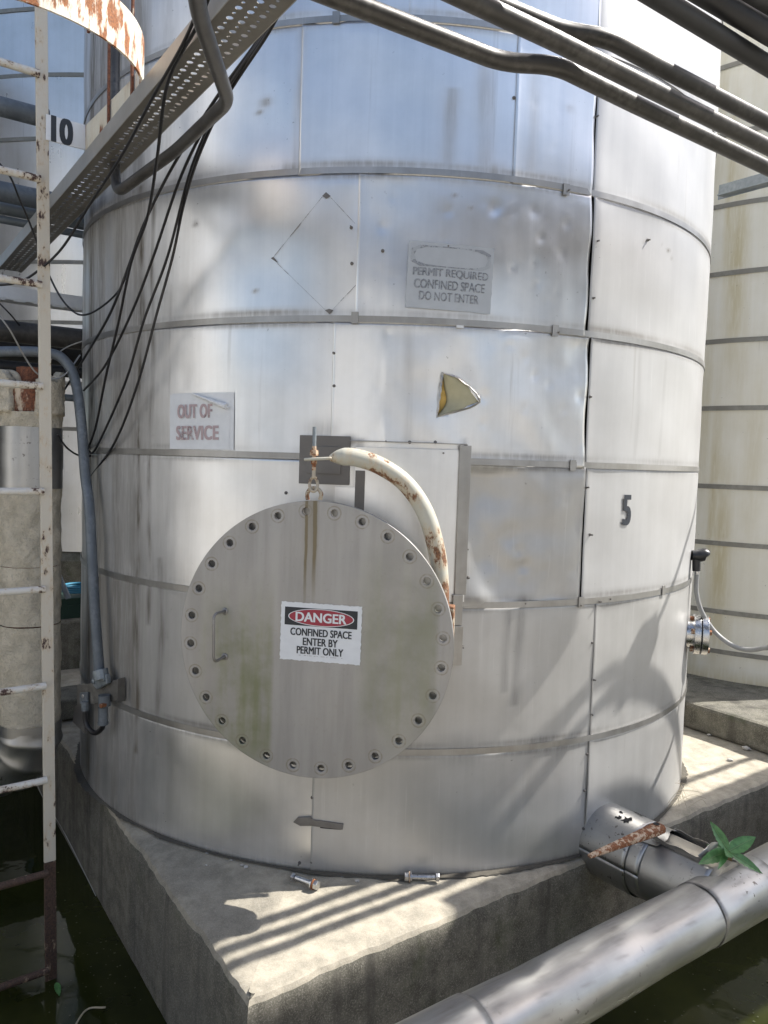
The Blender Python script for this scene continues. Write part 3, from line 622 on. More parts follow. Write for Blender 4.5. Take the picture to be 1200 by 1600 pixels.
# keep the mesh in the cover's own frame (x right, z up, origin at the disc's centre)
for v in me.vertices: v.co = Vector((v.co.x, -v.co.z - .0, v.co.y))
me.name = 'cover_plate'; me.materials.append(M['cover']); cpo = bpy.data.objects.new('cover_plate', me); COL.objects.link(cpo); cpo.parent = cover
cpo.location = tuple(CZ * CR_ - CN * .0085); cpo.rotation_euler = (0, 0, math.atan2(CU[1], CU[0]))
bm = bmesh.new(); bm.from_mesh(me); bmesh.ops.recalc_face_normals(bm, faces=bm.faces); bm.to_mesh(me); bm.free()
def cmap(x, y, off): return CC + CU * x + CZ * y + CN * off
# handle
h1, h2 = cpl(351, 955), cpl(351, 1026); o1, o2 = cpl(337, 957, .05), cpl(337, 1032, .05)
h1c = h1; m = MB(); m.tube(bend([h1, h1 + CN * .052 - CU * .014, h2 + CN * .052 - CU * .014 - CZ * .006, h2], .02), .0043, 12); 
m.lathe(h1, CN, [(0, .011), (.003, .010), (.005, .006)], 14); m.lathe(h2, CN, [(0, .011), (.003, .010), (.005, .006)], 14); m.build('handle', M['handle'], cover)
# lifting lug: ring welded to the rim
lp = [cpl(x, y, -.007) for x, y in [(481, 781), (480, 772), (484, 765), (491, 762.5), (498, 765), (502, 772), (500, 781)]]
m = MB(); m.tube(cr(lp, 5), .0058, 12); m.build('lifting_lug', M['rustlug'], cover)
# danger sign on the cover
sg = thing('warning_sign', cmap(0, 0, .001) + (cpl(501, 989) - cmap(0, 0, 0)), 'white DANGER CONFINED SPACE sign with red oval, on the round cover', 'sign')
d0 = cpl(501, 989); dtl, dtr = cpl(438, 939), cpl(567, 948); td = math.atan2((dtr - dtl)[2], (dtr - dtl) @ CU)
def dmap(x, y, off): c, s = _c(td), _s(td); return d0 + CU * (x * c - y * s) + CZ * (x * s + y * c) + CN * (.0012 + off)
WD, HD = .241, .171
sheet(dmap, WD, HD, 0, 40, 28, ragged(WD, HD, .0007)).build('sign_face', M['white'], sg)
m = MB(); m.add([dmap(x, y, .0006) for x, y in ((-.109, .018), (.108, .018), (.108, .071), (-.109, .071))], [(0, 1, 2, 3)]); m.build('emblem_band', M['black'], sg, smooth=False)
def oval(rx, ry, off): return MB().add([dmap(rx * _c(2 * math.pi * k / 48), .0445 + ry * _s(2 * math.pi * k / 48), off) for k in range(48)], [tuple(range(48))])
oval(.0985, .0255, .0010).build('oval_border', M['white'], sg, smooth=False); oval(.0955, .0235, .0014).build('red_oval', M['red'], sg, smooth=False)
text('lettering', 'DANGER', dmap, 0, .0445, .150, .027, 'white', sg, .045, 1.0, off=.0018)
text('lettering', 'CONFINED SPACE', dmap, .001, -.0005, .182, 0.0215, 'black', sg, .035, off=.0008)
text('lettering', 'ENTER BY', dmap, .000, -.028, .103, 0.0215, 'black', sg, .035, off=.0008)
text('lettering', 'PERMIT ONLY', dmap, .000, -.054, .138, 0.0215, 'black', sg, .035, off=.0008)
m = MB(); rr = random.Random(4)
for k in range(46):
    x = -.068 + .136 * k / 46
    if rr.random() < .3: continue
    m.add([dmap(x + a, -.0705 + b * rr.uniform(.6, 1), .0008) for a, b in ((0, 0), (.002, 0), (.002, .0016), (0, .0016))], [(0, 1, 2, 3)])
m.build('fine_print', M['plate'], sg, smooth=False)
# davit arm
davit = thing('davit_arm', cpl(688, 1000, -.07), 'curved cream painted rusting davit pipe holding the round cover', 'davit')
path = [(688, 1060, -.07), (688, 960, -.07), (687, 900, -.068), (681, 855, -.066), (664, 800, -.06), (634, 756, -.05), (594, 728, -.035), (556, 715, -.02), (532, 714, -.012), (515, 716, -.006)]
pts = cr([cpl(*q) for q in path], 7); rr_ = []
for i, p in enumerate(pts):
    f = i / (len(pts) - 1); rr_.append(.0258 if f < .86 else .0258 - (.0258 - .008) * ((f - .86) / .14) ** 1.2)
m = MB(); m.tube(pts, rr_, 22); m.build('arm_pipe', M['davit'], davit)
t0, t1 = cpl(520, 716, -.006), cpl(477, 718, 0); ax = (t1 - t0) / np.linalg.norm(t1 - t0); m = MB(); m.box((t0 + t1) / 2, np.linalg.norm(t1 - t0), .036, .0085, ax, CN, np.cross(ax, CN)); m.build('flat_end', M['davit'], davit, bevel=.003)
ex, eb = cpl(491.5, 667, 0), cpl(490, 748, 0)
m = MB(); m.cylr(ex, cpl(491, 697, 0), .0058, 12); m.build('threaded_rod', M['bluesteel'], davit)
m = MB(); m.cylr(cpl(491, 697, 0), cpl(490.5, 735, 0), .0062, 12); m.lathe(cpl(491, 703, 0), -CZ, [(0, .004), (0, .0115), (.016, .0125), (.016, .004)], 6); m.lathe(cpl(490.7, 719, 0), -CZ, [(0, .004), (0, .009), (.012, .009), (.012, .004)], 6); m.build('nut', M['rust'], davit, smooth=False)
ring = [cpl(490 + 6.3 * _c(a), 757 + 11 * _s(a), .006 * _s(a * 1) - .003) for a in np.linspace(-math.pi / 2, 1.5 * math.pi, 25)]
m = MB(); m.cylr(cpl(490.5, 733, 0), cpl(490, 747, 0), .0055, 10); m.tube(ring, .0045, 10, False); m.build('eye_bolt', M['rustlug'], davit)
m = MB(); m.box(cpl(700, 985, -.075), .035, .04, .15, CU, CN, CZ); m.build('hinge_bracket', M['davit'], davit, bevel=.004)

# ------------------------------------------------------------------ loose bolts, chips, straw on the slab
def bolt(p0, p1, label, r=.0078):
    a, b = np.asarray(p0, float), np.asarray(p1, float); ax = (b - a) / np.linalg.norm(b - a); L_ = np.linalg.norm(b - a)
    th = thing('loose_bolt', (a + b) / 2 - np.array([0, 0, .016]), label, 'bolt', 'loose bolts at the foot of the tank')
    m = MB(); prof = [(0, .0001), (0, .0145), (.013, .0145), (.013, .0001)]; m.lathe(b - ax * .013, ax, prof, 6); m.build('hex_head', M['bolt_steel'], th, smooth=False, bevel=.001)
    m = MB(); pr = []; n = 40
    for k in range(n): pr.append((.012 + (L_ - .025) * k / n, r * (1 + .05 * (k % 2))))
    m.lathe(a, ax, pr, 14); m.build('shank', M['bolt_steel'], th)
    m = MB(); m.lathe(a, ax, [(0, .0001), (0, .0135), (.011, .0135), (.011, .0001)], 6); m.build('nut', M['bolt_steel'], th, smooth=False, bevel=.001)
    m = MB(); m.lathe(b - ax * .022, ax, [(0, .007), (0, .0175), (.004, .0175), (.004, .007)], 24); m.build('washer', M['bolt_steel'], th)
    m = MB(); m.lathe(b - ax * .017, ax, [(0, .007), (0, .016), (.003, .016), (.003, .007)], 24); m.build('washer', M['rust'], th)
    return th
g0 = atz(457, 1370, .0145); g1 = atz(497, 1384, .0145); bolt(g0, g1, 'loose steel bolt lying at a slant on the concrete, left one of two')
g0 = atz(686, 1371, .0145); g1 = atz(632, 1370, .0145); bolt(g0, g1, 'loose steel bolt lying parallel to the tank wall, right one of two')
m = MB(); r2 = random.Random(5); n = 420
for k in range(n + 1):
    th = R_(-100) + R_(200) * k / n; o_ = .010 + .010 * (.5 + .5 * _s(th * 23 + 2 * _s(th * 9))) * r2.uniform(.5, 1.3) + .012 * max(0, _s(th * 5.3 + 1)) * r2.uniform(.3, 1)
    m.v += [tuple(cp(th, .0085, TR - .012)), tuple(cp(th, .0035, TR + o_))]
m.f = [(2 * k, 2 * k + 1, 2 * k + 3, 2 * k + 2) for k in range(n)]
struct(m.build('dirt_line', M['dirt'], smooth=False), 'stuff')
def chip(x, y, s, z=0., name='concrete_chip'):
    c = atz(x, y, z + s * .3); b = MB(); bm = bmesh.new(); bmesh.ops.create_icosphere(bm, subdivisions=1, radius=s); 
    for v in bm.verts: v.co = Vector((v.co.x * rnd.uniform(.7, 1.4), v.co.y * rnd.uniform(.7, 1.2), v.co.z * rnd.uniform(.35, .6)))
    vs = [tuple(np.array(v.co) + c) for v in bm.verts]; fs = [tuple(v.index for v in f.verts) for f in bm.faces]; bm.free(); b.add(vs, fs); return b.build(name, M['chip'], smooth=False)
for x, y, s in [(278, 1316, .006), (323, 1333, .005), (361, 1344, .005), (384, 1354, .009), (322, 1352, .005), (558, 1376, .007), (535, 1370, .004), (577, 1370, .006), (590, 1372, .005), (700, 1366, .004), (770, 1363, .004), (533, 1376, .003), (378, 1352, .006)]:
    tag(chip(x, y, s), 'tiny pale concrete chip at the foot of the tank', 'chip', 'pale chips along the tank foot')
tag(chip(1166, 1169, .022), 'pale concrete flake beside the dark foundation block', 'chip'); tag(chip(1141, 1187, .014), 'small white square flake on the sunlit slab', 'chip'); tag(chip(1108, 1148, .012), 'pale flake at the foot of the foundation block', 'chip')
m = MB(); r2 = random.Random(11)
for k in range(16):
    x, y = r2.uniform(1035, 1075), r2.uniform(1235, 1275); p = atz(x, min(y, 1262), .002); d = np.array([r2.uniform(-.06, .12), r2.uniform(-.05, .05), r2.uniform(.01, .13)])
    m.tube(cr([p, p + d * .6, p + d + np.array([r2.uniform(-.03, .05), 0, -.04])], 5), .0006, 4)
tag(m.build('dry_grass', M['straw']), 'thin dry grass stalks at the right foot of the tank', 'grass tuft')

# ------------------------------------------------------------------ jacketed pipe in front with its branch
PN = np.array([-_c(R_(54.)), _s(R_(54.)), 0]); PA = np.array([_s(R_(54.)), _c(R_(54.)), 0])
RHO = 1.77; pn = RHO * _s(R_(43.85)); pz = EYE - RHO * _c(R_(43.85)); PR = RHO * _s(R_(2.82))
def pp_(a): return PN * pn + PA * a + np.array([0, 0, pz])
def a_at(x, y):
    p = pln(x, y, PN * pn, PN); return p @ PA
jp = thing('jacketed_pipe', pp_(1.5) - CZ * PR, 'large silver jacketed pipe crossing the lower right corner above green water', 'pipe')
def jacket(a0, a1, r, seed, seg=72, dents_=()):
    n = max(4, int((a1 - a0) / .02)); m = MB(); u = []
    for i in range(n + 1):
        a = a0 + (a1 - a0) * i / n
        for k in range(seg + 1):
            q = 2 * math.pi * k / seg; h = .0012 * _s(q * 3 + a * 5 + seed) + .0009 * _s(q * 7 + a * 11 + seed)
            for (da, dq, dr, dd) in dents_:
                dist = ((a - da) ** 2 + ((q - dq) * r) ** 2) / dr ** 2
                if dist < 6: h -= dd * math.exp(-dist)
            m.v.append(tuple(pp_(a) + (PN * _c(q) + CZ * _s(q)) * (r + h))); u.append((q * r * 1.0 + seed, a))
    W = seg + 1; m.f = [(i * W + k, i * W + k + 1, (i + 1) * W + k + 1, (i + 1) * W + k) for i in range(n) for k in range(seg)]; m.uv = np.array(u)
    gr_ = []
    for (q_, a_) in u:
        q2 = (q_ - seed) / r; top = max(0, _s(q2)); gr_.append(min(1, .55 * top ** 3 * (.5 + .5 * _s(a_ * 9 + seed) * _s(a_ * 23 + q2 * 3)) + .7 * max(0, _s(a_ * 31 + q2 * 9 + seed) * _s(a_ * 13 - q2 * 7) - .62) + .9 * math.exp(-min(a_ - a0, a1 - a_) / .006) * (a1 - a0 < 3) * .5))
    o = m.build('jacket_section', M['jacket'], jp, auto=False); sd = o.modifiers.new('t', 'SOLIDIFY'); sd.thickness = .0012; sd.offset = -1; o.data.attributes.new('grime_shade', 'FLOAT', 'POINT').data.foreach_set('value', np.array(gr_)); return o
s1, s2, s3 = a_at(735, 1570), a_at(1090, 1440), a_at(1175, 1385)
jacket(-1.2, s1 + .012, PR + .0022, 1); jacket(s1, s2 + .012, PR, 2, dents_=((a_at(830, 1510), 1.2, .035, .009), (a_at(950, 1480), 2.2, .06, .004), (s1 + .25, 2.0, .05, .004))); jacket(s2, s3 + .012, PR + .0024, 3, dents_=((s2 + .05, 2.4, .03, .004),)); jacket(s3, 5.5, PR, 4)
m = MB(); m.cylr(pp_(-1.2), pp_(5.5), PR - .022, 40); m.build('inner_pipe', M['inner'], jp)
# branch from the tank
BA = -np.array([_s(R_(-36.)), _c(R_(-36.)), 0]); BAn = np.array([BA[1], -BA[0], 0]) * -1
bz = .03; b0 = atz(968, 1322, bz); b0 = b0 - BA * .25; br = .118
blen = (b0 @ PN - pn) / (-(BA @ PN)); b1 = b0 + BA * blen
brp = thing('branch_pipe', b0 + BA * .4 - CZ * br, 'silver clad branch pipe from tank foot with cut-open top', 'pipe')
def brsec(d0, d1, r, seed, a0=0., a1=2 * math.pi, seg=64):
    n = max(3, int((d1 - d0) / .015)); m = MB(); u = []; W = seg + 1
    side = np.cross(BA, CZ)
    for i in range(n + 1):
        d = d0 + (d1 - d0) * i / n
        for k in range(seg + 1):
            q = a0 + (a1 - a0) * k / seg; h = .0012 * _s(3 * q + d * 14 + seed); m.v.append(tuple(b0 + BA * d + (side * _c(q) + CZ * _s(q)) * (r + h))); u.append((q * r + seed, d))
    m.f = [(i * W + k, i * W + k + 1, (i + 1) * W + k + 1, (i + 1) * W + k) for i in range(n) for k in range(seg)]; m.uv = np.array(u)
    o = m.build('branch_jacket', M['jacket'], brp, auto=False); sd = o.modifiers.new('t', 'SOLIDIFY'); sd.thickness = .0012; sd.offset = -1
    side_t = [.0] * len(m.v); at = o.data.attributes.new('grime_shade', 'FLOAT', 'POINT')
    return o
dt = .25
cuts = dt + .16
brsec(dt - .1, dt + .11, br + .006, 1); brsec(dt + .09, cuts, br, 2)
open0, open1 = R_(62), R_(128)                    # the cut-open part of the top
brsec(cuts - .01, blen - .02, br - .001, 3, open1, 2 * math.pi + open0)
m = MB(); m.tube([b0 + BA * dt * .5, b1], br * .93, 32); m.build('inner_pipe', M['band3'], brp)
side = np.cross(BA, CZ)
def bp(d, q, r): return b0 + BA * d + (side * _c(q) + CZ * _s(q)) * r
for q, e in ((open0, 1), (open1, -1)):
    m = MB(); A_ = [bp(cuts + (blen - .05 - cuts) * k / 8, q, br - .001) for k in range(9)]; B_ = [p + CZ * (.018 + .003 * _s(k * 1.7)) + side * (.006 * e * (1 if q == open0 else -1)) for k, p in enumerate(A_)]
    m.strip(A_, B_, [side * .0015] * 9); m.build('bent_edge', M['band'], brp, smooth=False)
m = MB(); A_ = [bp(blen - .055 + .004 * _s(k), R_(58 + (134 - 58) * k / 8), br + .002) for k in range(9)]; m.strip(A_, [p + CZ * .026 - BA * .012 for p in A_], [BA * .0015] * 9); m.build('bent_edge', M['band'], brp, smooth=False)
m = MB(); A_ = [bp(cuts - .035, R_(50 + 84 * k / 8), br + .0035) for k in range(9)]; B_ = [bp(cuts + .03 + .014 * _s(k * .9), R_(54 + 78 * k / 8), br + .004) for k in range(9)]; m.strip(A_, B_, [CZ * .0012] * 9); m.build('patch_strip', M['jacket'], brp); brp.children[-1].data.attributes.new('grime_shade', 'FLOAT', 'POINT')
for dd, q in ((cuts + .008, 62), (cuts + .008, 118), (dt + .1, 150)): m = MB(); m.lathe(bp(dd, R_(q), br + .003), side * _c(R_(q)) + CZ * _s(R_(q)), [(0, .006), (.003, .005), (.004, .0001)], 8); m.build('screw', M['bolt_steel'], brp)
# torn black blotches in the jacket where the coating has gone
M['torn'] = mat_plain('black tar coating', (.012, .011, .011), .7)
def blotch(d, q, s, seed):
    r2 = random.Random(seed); pts = []
    for k in range(16): a = 2 * math.pi * k / 16; rr = s * r2.uniform(.4, 1.5); pts.append(bp(d + rr * _c(a), q + rr * _s(a) / br, br + .0075))
    m = MB(); m.add(pts, [tuple(range(16))]); m.build('tar_spot', M['torn'], brp, smooth=False)
for d, q, s, sd in [(dt + .03, R_(118), .018, 1), (dt + .035, R_(112), .010, 2), (dt + .05, R_(75), .016, 3), (dt + .01, R_(84), .008, 4), (dt + .02, R_(70), .009, 5), (dt + .055, R_(106), .006, 6), (dt + .0, R_(128), .006, 8)]: blotch(d, q, s, sd)
# rusty drift pin lying on the branch
w0 = atz(921, 1338, .172); w1 = atz(1032, 1293, .178); axw = (w1 - w0) / np.linalg.norm(w1 - w0); sw = np.cross(axw, CZ); sw /= np.linalg.norm(sw); uw = np.cross(sw, axw)
m = MB(); n = 14; vs = []
for i in range(n + 1):
    f = i / n; h_ = (.008 + .014 * f) * (1 if i not in (0, n) else .8); wd = .008 + .013 * f; c_ = w0 + (w1 - w0) * f
    for (sx, sz) in ((-.6, -1), (.6, -1), (1, -.5), (1, .5), (.6, 1), (-.6, 1), (-1, .5), (-1, -.5)): vs.append(c_ + sw * wd * sx + uw * h_ * sz * (.8))
m.add(vs, [(i * 8 + k, i * 8 + (k + 1) % 8, (i + 1) * 8 + (k + 1) % 8, (i + 1) * 8 + k) for i in range(n) for k in range(8)] + [tuple(range(8))[::-1], tuple(n * 8 + k for k in range(8))])
dp = thing('drift_pin', (w0 + w1) / 2 - CZ * .02, 'rusty tapered drift pin with a hole, lying across the branch pipe', 'tool'); m.build('shaft', M['rust'], dp, bevel=.002)
m = MB(); hc = w1 - axw * .022 + uw * .0175; m.lathe(hc, uw, [(-.004, .0055), (.0006, .0068), (.0012, .0095), (.0004, .0105)], 16); m.lathe(hc, uw, [(-.0002, .0001), (-.0001, .0066)], 16); m.build('eye_hole', M['inner'], dp)

# plant growing in the gap
def leaf(base, d, up, L_, W_, droop, mat, parent, name='leaf'):
    W_ *= .85
    d = d / np.linalg.norm(d); sd_ = np.cross(d, up); sd_ /= np.linalg.norm(sd_); un = np.cross(sd_, d); m = MB(); n = 14; vs = []
    for i in range(n + 1):
        f = i / n; c_ = base + d * L_ * f - np.array([0, 0, 1]) * droop * f * f * L_ ; wd = W_ * (math.sin(math.pi * f ** .75) ** .8 if 0 < f < 1 else .02)
        rip = .0012 * _s(f * 46)
        wd *= 1 + .10 * (i % 2) * (0 < i < n - 1)
        for k, g in ((-1, .22), (-.5, .07), (0, 0), (.5, .07), (1, .22)): vs.append(c_ + sd_ * wd * k + un * (g * wd + (rip if abs(k) > .2 else 0)))
    m.add(vs, [(i * 5 + k, i * 5 + k + 1, (i + 1) * 5 + k + 1, (i + 1) * 5 + k) for i in range(n) for k in range(4)])
    lf = m.build(name, M[mat], parent, auto=False)
    if W_ > .012 and name == 'leaf':
        mv = MB(); mv.tube([np.array(vs[i * 5 + 2]) + un * .0008 for i in range(n)], [.0011 - .0007 * i / n for i in range(n)], 5); mv.build('leaf_vein', M['vein'], lf)
    return lf
M['vein'] = mat_plain('pale leaf vein', (.16, .26, .10), .5)
pb = atY(1138, 1336, bp(blen - .06, R_(85), br)[1]); PY = pb[1]
plant = thing('weed_plant', pb - CZ * .03, 'small green leafy weed sprouting from the cut-open branch pipe', 'plant')
stemtop = pb + CZ * .012
m = MB(); m.tube(cr([pb - CZ * .03, pb - CZ * .01 + np.array([.003, 0, 0]), stemtop], 4), .0035, 8); m.build('stem', M['leafbrown'], plant)
def tipd(x, y, dy): return atY(x, y, PY + dy) - stemtop
for (x, y, dy, wd, mt, dr) in [(1110, 1284, .02, .020, 'leaf', .0), (1180, 1307, .03, .024, 'leaf', .05), (1092, 1345, -.06, .021, 'leaf', .15), (1191, 1362, -.03, .016, 'leaf', .1), (1112, 1317, .05, .014, 'leaf', 0.), (1135, 1338, -.08, .018, 'leaf', .0), (1137, 1376, -.03, .012, 'leafbrown', .1), (1150, 1312, .08, .013, 'leaf', 0.), (1122, 1352, -.10, .010, 'leaf', .2), (1163, 1340, .02, .010, 'leaf', .1), (1104, 1318, .06, .011, 'leaf', .1)]:
    d = tipd(x, y, dy); upv = np.array([0, -.75, .65]); leaf(stemtop, d, upv, np.linalg.norm(d) * 1.02, wd, dr * .5, mt, plant)

# ------------------------------------------------------------------ overhead pipes (top right)
HZ = 2.15; G1 = 'bare pipes running overhead to the right'
def hp(x, y, h=HZ): return atz(x, y, h)
def ext(p, q, k): return p + (p - q) / np.linalg.norm(p - q) * k
def opipe(pts, r, label, mat, name='overhead_pipe', extend=(1.2, 4.5), rad=.10, group=G1, jog=None):
    P = [np.asarray(p) for p in pts]; P = [ext(P[0], P[1], extend[0])] + P + [ext(P[-1], P[-2], extend[1])]
    if jog:      # beyond the frame the line steps sideways and narrows
        d_ = (P[-1] - P[-2]) / np.linalg.norm(P[-1] - P[-2]); q = P[-2] + d_ * ((3.30 - P[-2] @ A3) / (d_ @ A3)); nn_ = np.array([-A3[1] * 0 - _c(ADIR), _s(ADIR), 0]); e = P[-1]
        P = P[:-1] + [q, q + d_ * .1 + nn_ * jog, e + nn_ * jog]
    pth = bend(P, rad if not jog else .06, 8); rr = [r if (not jog or p @ A3 < 3.36) else .0125 for p in pth]
    m = MB(); m.tube(pth, rr, 20); return tag(m.build(name, M[mat], smooth=True), label, 'pipe', group)
_e = hp(1200, 263); _e = _e + A3 * (3.12 - _e @ A3)
opipe([hp(600, 25), hp(787, 98), hp(868, 101), hp(1000, 167), _e, _e + CZ * .3], .019, 'lowest of the overhead grey pipes, with a kink at mid length', 'galv', extend=(1.2, 2.5), rad=.07)
opipe([hp(700, -16, 2.12), hp(867, 63, 2.12), hp(1033, 147, 2.12), hp(1200, 230, 2.12)], .0185, 'straight middle overhead grey pipe below the kinked one', 'galv', jog=.064)
opipe([hp(735, -10, 2.21), hp(880, 49, 2.21), hp(948, 59, 2.21), hp(1033, 106, 2.21), hp(1200, 192, 2.21)], .0185, 'upper overhead grey pipe with a short flat offset', 'galv', jog=.033)
opipe([hp(1033, 0, 2.13), hp(1200, 103, 2.13)], .018, 'thick dark overhead pipe above the three grey ones', 'darkpipe')
opipe([hp(1112, -2, 2.19), hp(1200, 50, 2.15)], .0205, 'thickest dark overhead pipe cutting the top right corner', 'darkpipe')
opipe([hp(1172, -6, 2.22), hp(1215, 16, 2.22)], .02, 'dark overhead pipe only just seen in the top right corner', 'darkpipe')
# valve and riser on the upper pipe, outside the frame on the right (their shadow falls on tank 5)
_v = hp(1200, 192, 2.2); _v = _v + A3 * (3.57 - _v @ A3) + np.array([-_c(ADIR), _s(ADIR), 0]) * .033; rv = thing('riser_valve', _v - CZ * .06, 'valve with a thin branch line on the upper overhead pipe, right of the frame', 'valve')
m = MB(); m.lathe(_v - A3 * .06, A3, [(0, .021), (0, .045), (.03, .05), (.06, .06), (.09, .05), (.12, .045), (.12, .021)], 20); m.build('valve_body', M['darkpipe'], rv)
_w = np.array([-.596, .803, 0]); m = MB(); m.tube(bend([_v, _v + _w * .66 + A3 * .26, _v + _w * .66 + A3 * .26 + CZ * 2.2], .06), .011, 12); m.build('branch_line', M['darkpipe'], rv)
# two unseen plate runs added overhead to shade the slab's water side
wk = thing('overhead_shade_deck', (2, 2.2, 2.5), 'unseen steel plates added beside the overhead pipes to shade the slab', 'walkway')
WN = np.array([-_c(ADIR), _s(ADIR), 0])
for n0, n1, ac, al in ((.22, .745, 4.6, 7.2), (.755, .85, 5.9, 4.8)):
    m = MB(); c_ = WN * (n0 + n1) / 2 + A3 * ac + CZ * 2.55; m.box(c_, al, n1 - n0, .012, A3, WN, CZ); m.box(c_ + WN * ((n1 - n0) / 2) - CZ * .03, al, .01, .07, A3, WN, CZ); m.box(c_ - WN * ((n1 - n0) / 2) - CZ * .03, al, .01, .07, A3, WN, CZ); m.build('shade_plate', M['tray'], wk, smooth=False)
# rack plate crossing above the dark pipes
q0 = hp(1060, 12, 2.42); m = MB(); m.box(q0 + A3 * .12 - B3 * .52, .16, .9, .012, A3, B3, CZ); m.box(q0 + A3 * .12 - B3 * .52 + CZ * .036, .012, .9, .06, A3, B3, CZ)
tag(m.build('rack_plate', M['tray'], smooth=False, bevel=.002), 'weathered flat steel plate crossing above the dark corner pipes', 'pipe rack')
# galvanised angle on the right
c0, c1 = atY(1123, 301, 3.85), atY(1203, 279, 3.6); dv = (c1 - c0); c1 = c0 + dv * 1.3; ax = dv / np.linalg.norm(dv); sd_ = np.cross(ax, CZ); sd_ /= np.linalg.norm(sd_)
m = MB(); m.box((c0 + c1) / 2, np.linalg.norm(c1 - c0), .005, .068, ax, sd_, np.cross(sd_, ax)); m.box((c0 + c1) / 2 - CZ * .026 + ax * .03 + sd_ * .022, np.linalg.norm(c1 - c0), .045, .005, ax, sd_, np.cross(sd_, ax))
tag(m.build('angle_steel', M['bluesteel'], smooth=False, bevel=.001), 'blue grey galvanised angle steel jutting in from the right', 'steel angle')

# ------------------------------------------------------------------ right-hand tank
RC = np.array([2.587, 5.30]); RR = 1.10
def far_tank(name, C, R, z0, top, rings, label, mat, bandm, seams_=(), gr=None):
    t = thing(name, (C[0], C[1], z0), label, 'storage tank')
    zs = [z0] + sorted(rings) + [top]
    for a, b in zip(zs[:-1], zs[1:]):
        nu, nv = 260, max(2, int((b - a) / .05)); m = MB(); u = []
        for j in range(nv + 1):
            for i in range(nu + 1):
                th = -math.pi + 2 * math.pi * i / nu; z = a + (b - a) * j / nv; h = .0015 * _s(th * 9 + a * 5 + z * 3) + .001 * _s(th * 23 + z * 8)
                m.v.append(tuple(cp(th, z, R + h, C))); u.append((th * R + a * 2.7, z + a))
        W = nu + 1; m.f = [(j * W + i, j * W + i + 1, (j + 1) * W + i + 1, (j + 1) * W + i) for j in range(nv) for i in range(nu)]; m.uv = np.array(u)
        o = m.build('cladding_course', M[mat], t, auto=False); at = o.data.attributes.new('grime_shade', 'FLOAT', 'POINT')
        if gr: at.data.foreach_set('value', np.array([gr(uu[0], v[2]) for uu, v in zip(u, m.v)]))
    for z in rings:
        n = 120; A_ = [cp(-math.pi + 2 * math.pi * i / n, z, R + .002, C) for i in range(n + 1)]; B_ = [p + CZ * .026 for p in A_]; T_ = [np.array([(p[0] - C[0]) / R, (p[1] - C[1]) / R, 0]) * .003 for p in A_]
        m = MB(); m.strip(A_, B_, T_); m.build('strap_band', M[bandm], t)
    m = MB(); m.lathe((C[0], C[1], top), (0, 0, 1), [(0, R), (R * .25, .02)], 64); m.build('roof', M[bandm], t)
    return t
RZ = [EYE + (z - EYE) * 1.333 for z in (.54, .71, 1.0, 1.24, 1.57, 1.85, 2.13, 2.41, 2.70, 2.98, 3.27, 3.56)]; RB = EYE - .88 * 1.333
_rs = [(thz(x, y, RR, RC)[0], wd, y0, k) for x, y, wd, y0, k in [(1128, 900, .02, 0.3, .8), (1140, 150, .05, 2.6, .55), (1165, 150, .03, 2.6, .4), (1132, 150, .025, 2.3, .5), (1147, 720, .05, 1.2, .3), (1185, 700, .06, 1., .2)]]
RSTR = [(thz(x, 500, RR, RC)[0], w_, k) for x, w_, k in ((1130, .025, .7), (1146, .05, .75), (1163, .02, .35), (1190, .05, .3), (1110, .03, .45))]
def uu_th(uu, z):
    zs = [RB] + sorted(RZ); a = max(q for q in zs if q <= z + 1e-6); best = min(((abs(((uu - q * 2.7) / RR)), (uu - q * 2.7) / RR) for q in zs if q - 1e-6 <= z <= (zs + [9])[zs.index(q) + 1] + 1e-6)); return best[1]
def rgr(uu, z):
    g = .55 * math.exp(-((z - RB) / .035) ** 2)
    for z_ in RZ: g = max(g, .35 * math.exp(-((z - z_ + .012) / .014) ** 2))
    th = uu_th(uu, z)
    for a, wd, k in RSTR: g = max(g, k * math.exp(-((th - a) / wd) ** 2) * (.55 + .45 * math.sin(z * 3.7 + a * 30)))
    return min(g, 1)
rt = far_tank('storage_tank', RC, RR, RB, 4.7, RZ, 'yellowed pale clad storage tank behind the right edge of tank 5', 'clad2', 'band2', gr=rgr)
# ------------------------------------------------------------------ left: far tank, ladder, cage, tray, pipes
LS = 3.0 / 1.38; LC = np.array([-.944, 3.905]) * LS; LR = 3.0
def lz(z): return EYE + (z - EYE) * LS
lt = far_tank('storage_tank', LC, LR, lz(.99), 8.0, [lz(z) for z in (1.378, 1.522, 1.713, 1.901, 2.09, 2.28, 2.473, 2.672, 2.86, 3.05)], 'tall bright clad storage tank behind the ladder on the left', 'clad3', 'band2')
m = MB(); m.lathe((LC[0], LC[1], -.75), (0, 0, 1), [(0, LR + .05), (lz(.99) + .75 - .06, LR + .05), (lz(.99) + .75, LR - .02), (lz(.99) + .75, .1)], 96); struct(m.build('far_foundation', M['conc_dark']))
# dark ledges between
k0 = atz(96, 975, .28); m = MB(); m.box(k0 + B3 * .35 - A3 * .6, 2.4, .7, 1.05, A3, B3, CZ); o = m.build('back_ledge', M['conc_dark'], smooth=False, bevel=.02); o.location.z = -.75; struct(o)
k1 = atz(100, 1108, .06); m = MB(); m.box(k1 + B3 * .1 - A3 * .5, 1.6, .25, .10, A3, B3, CZ); o = m.build('kerb', M['conc_dark'], smooth=False, bevel=.01); struct(o)

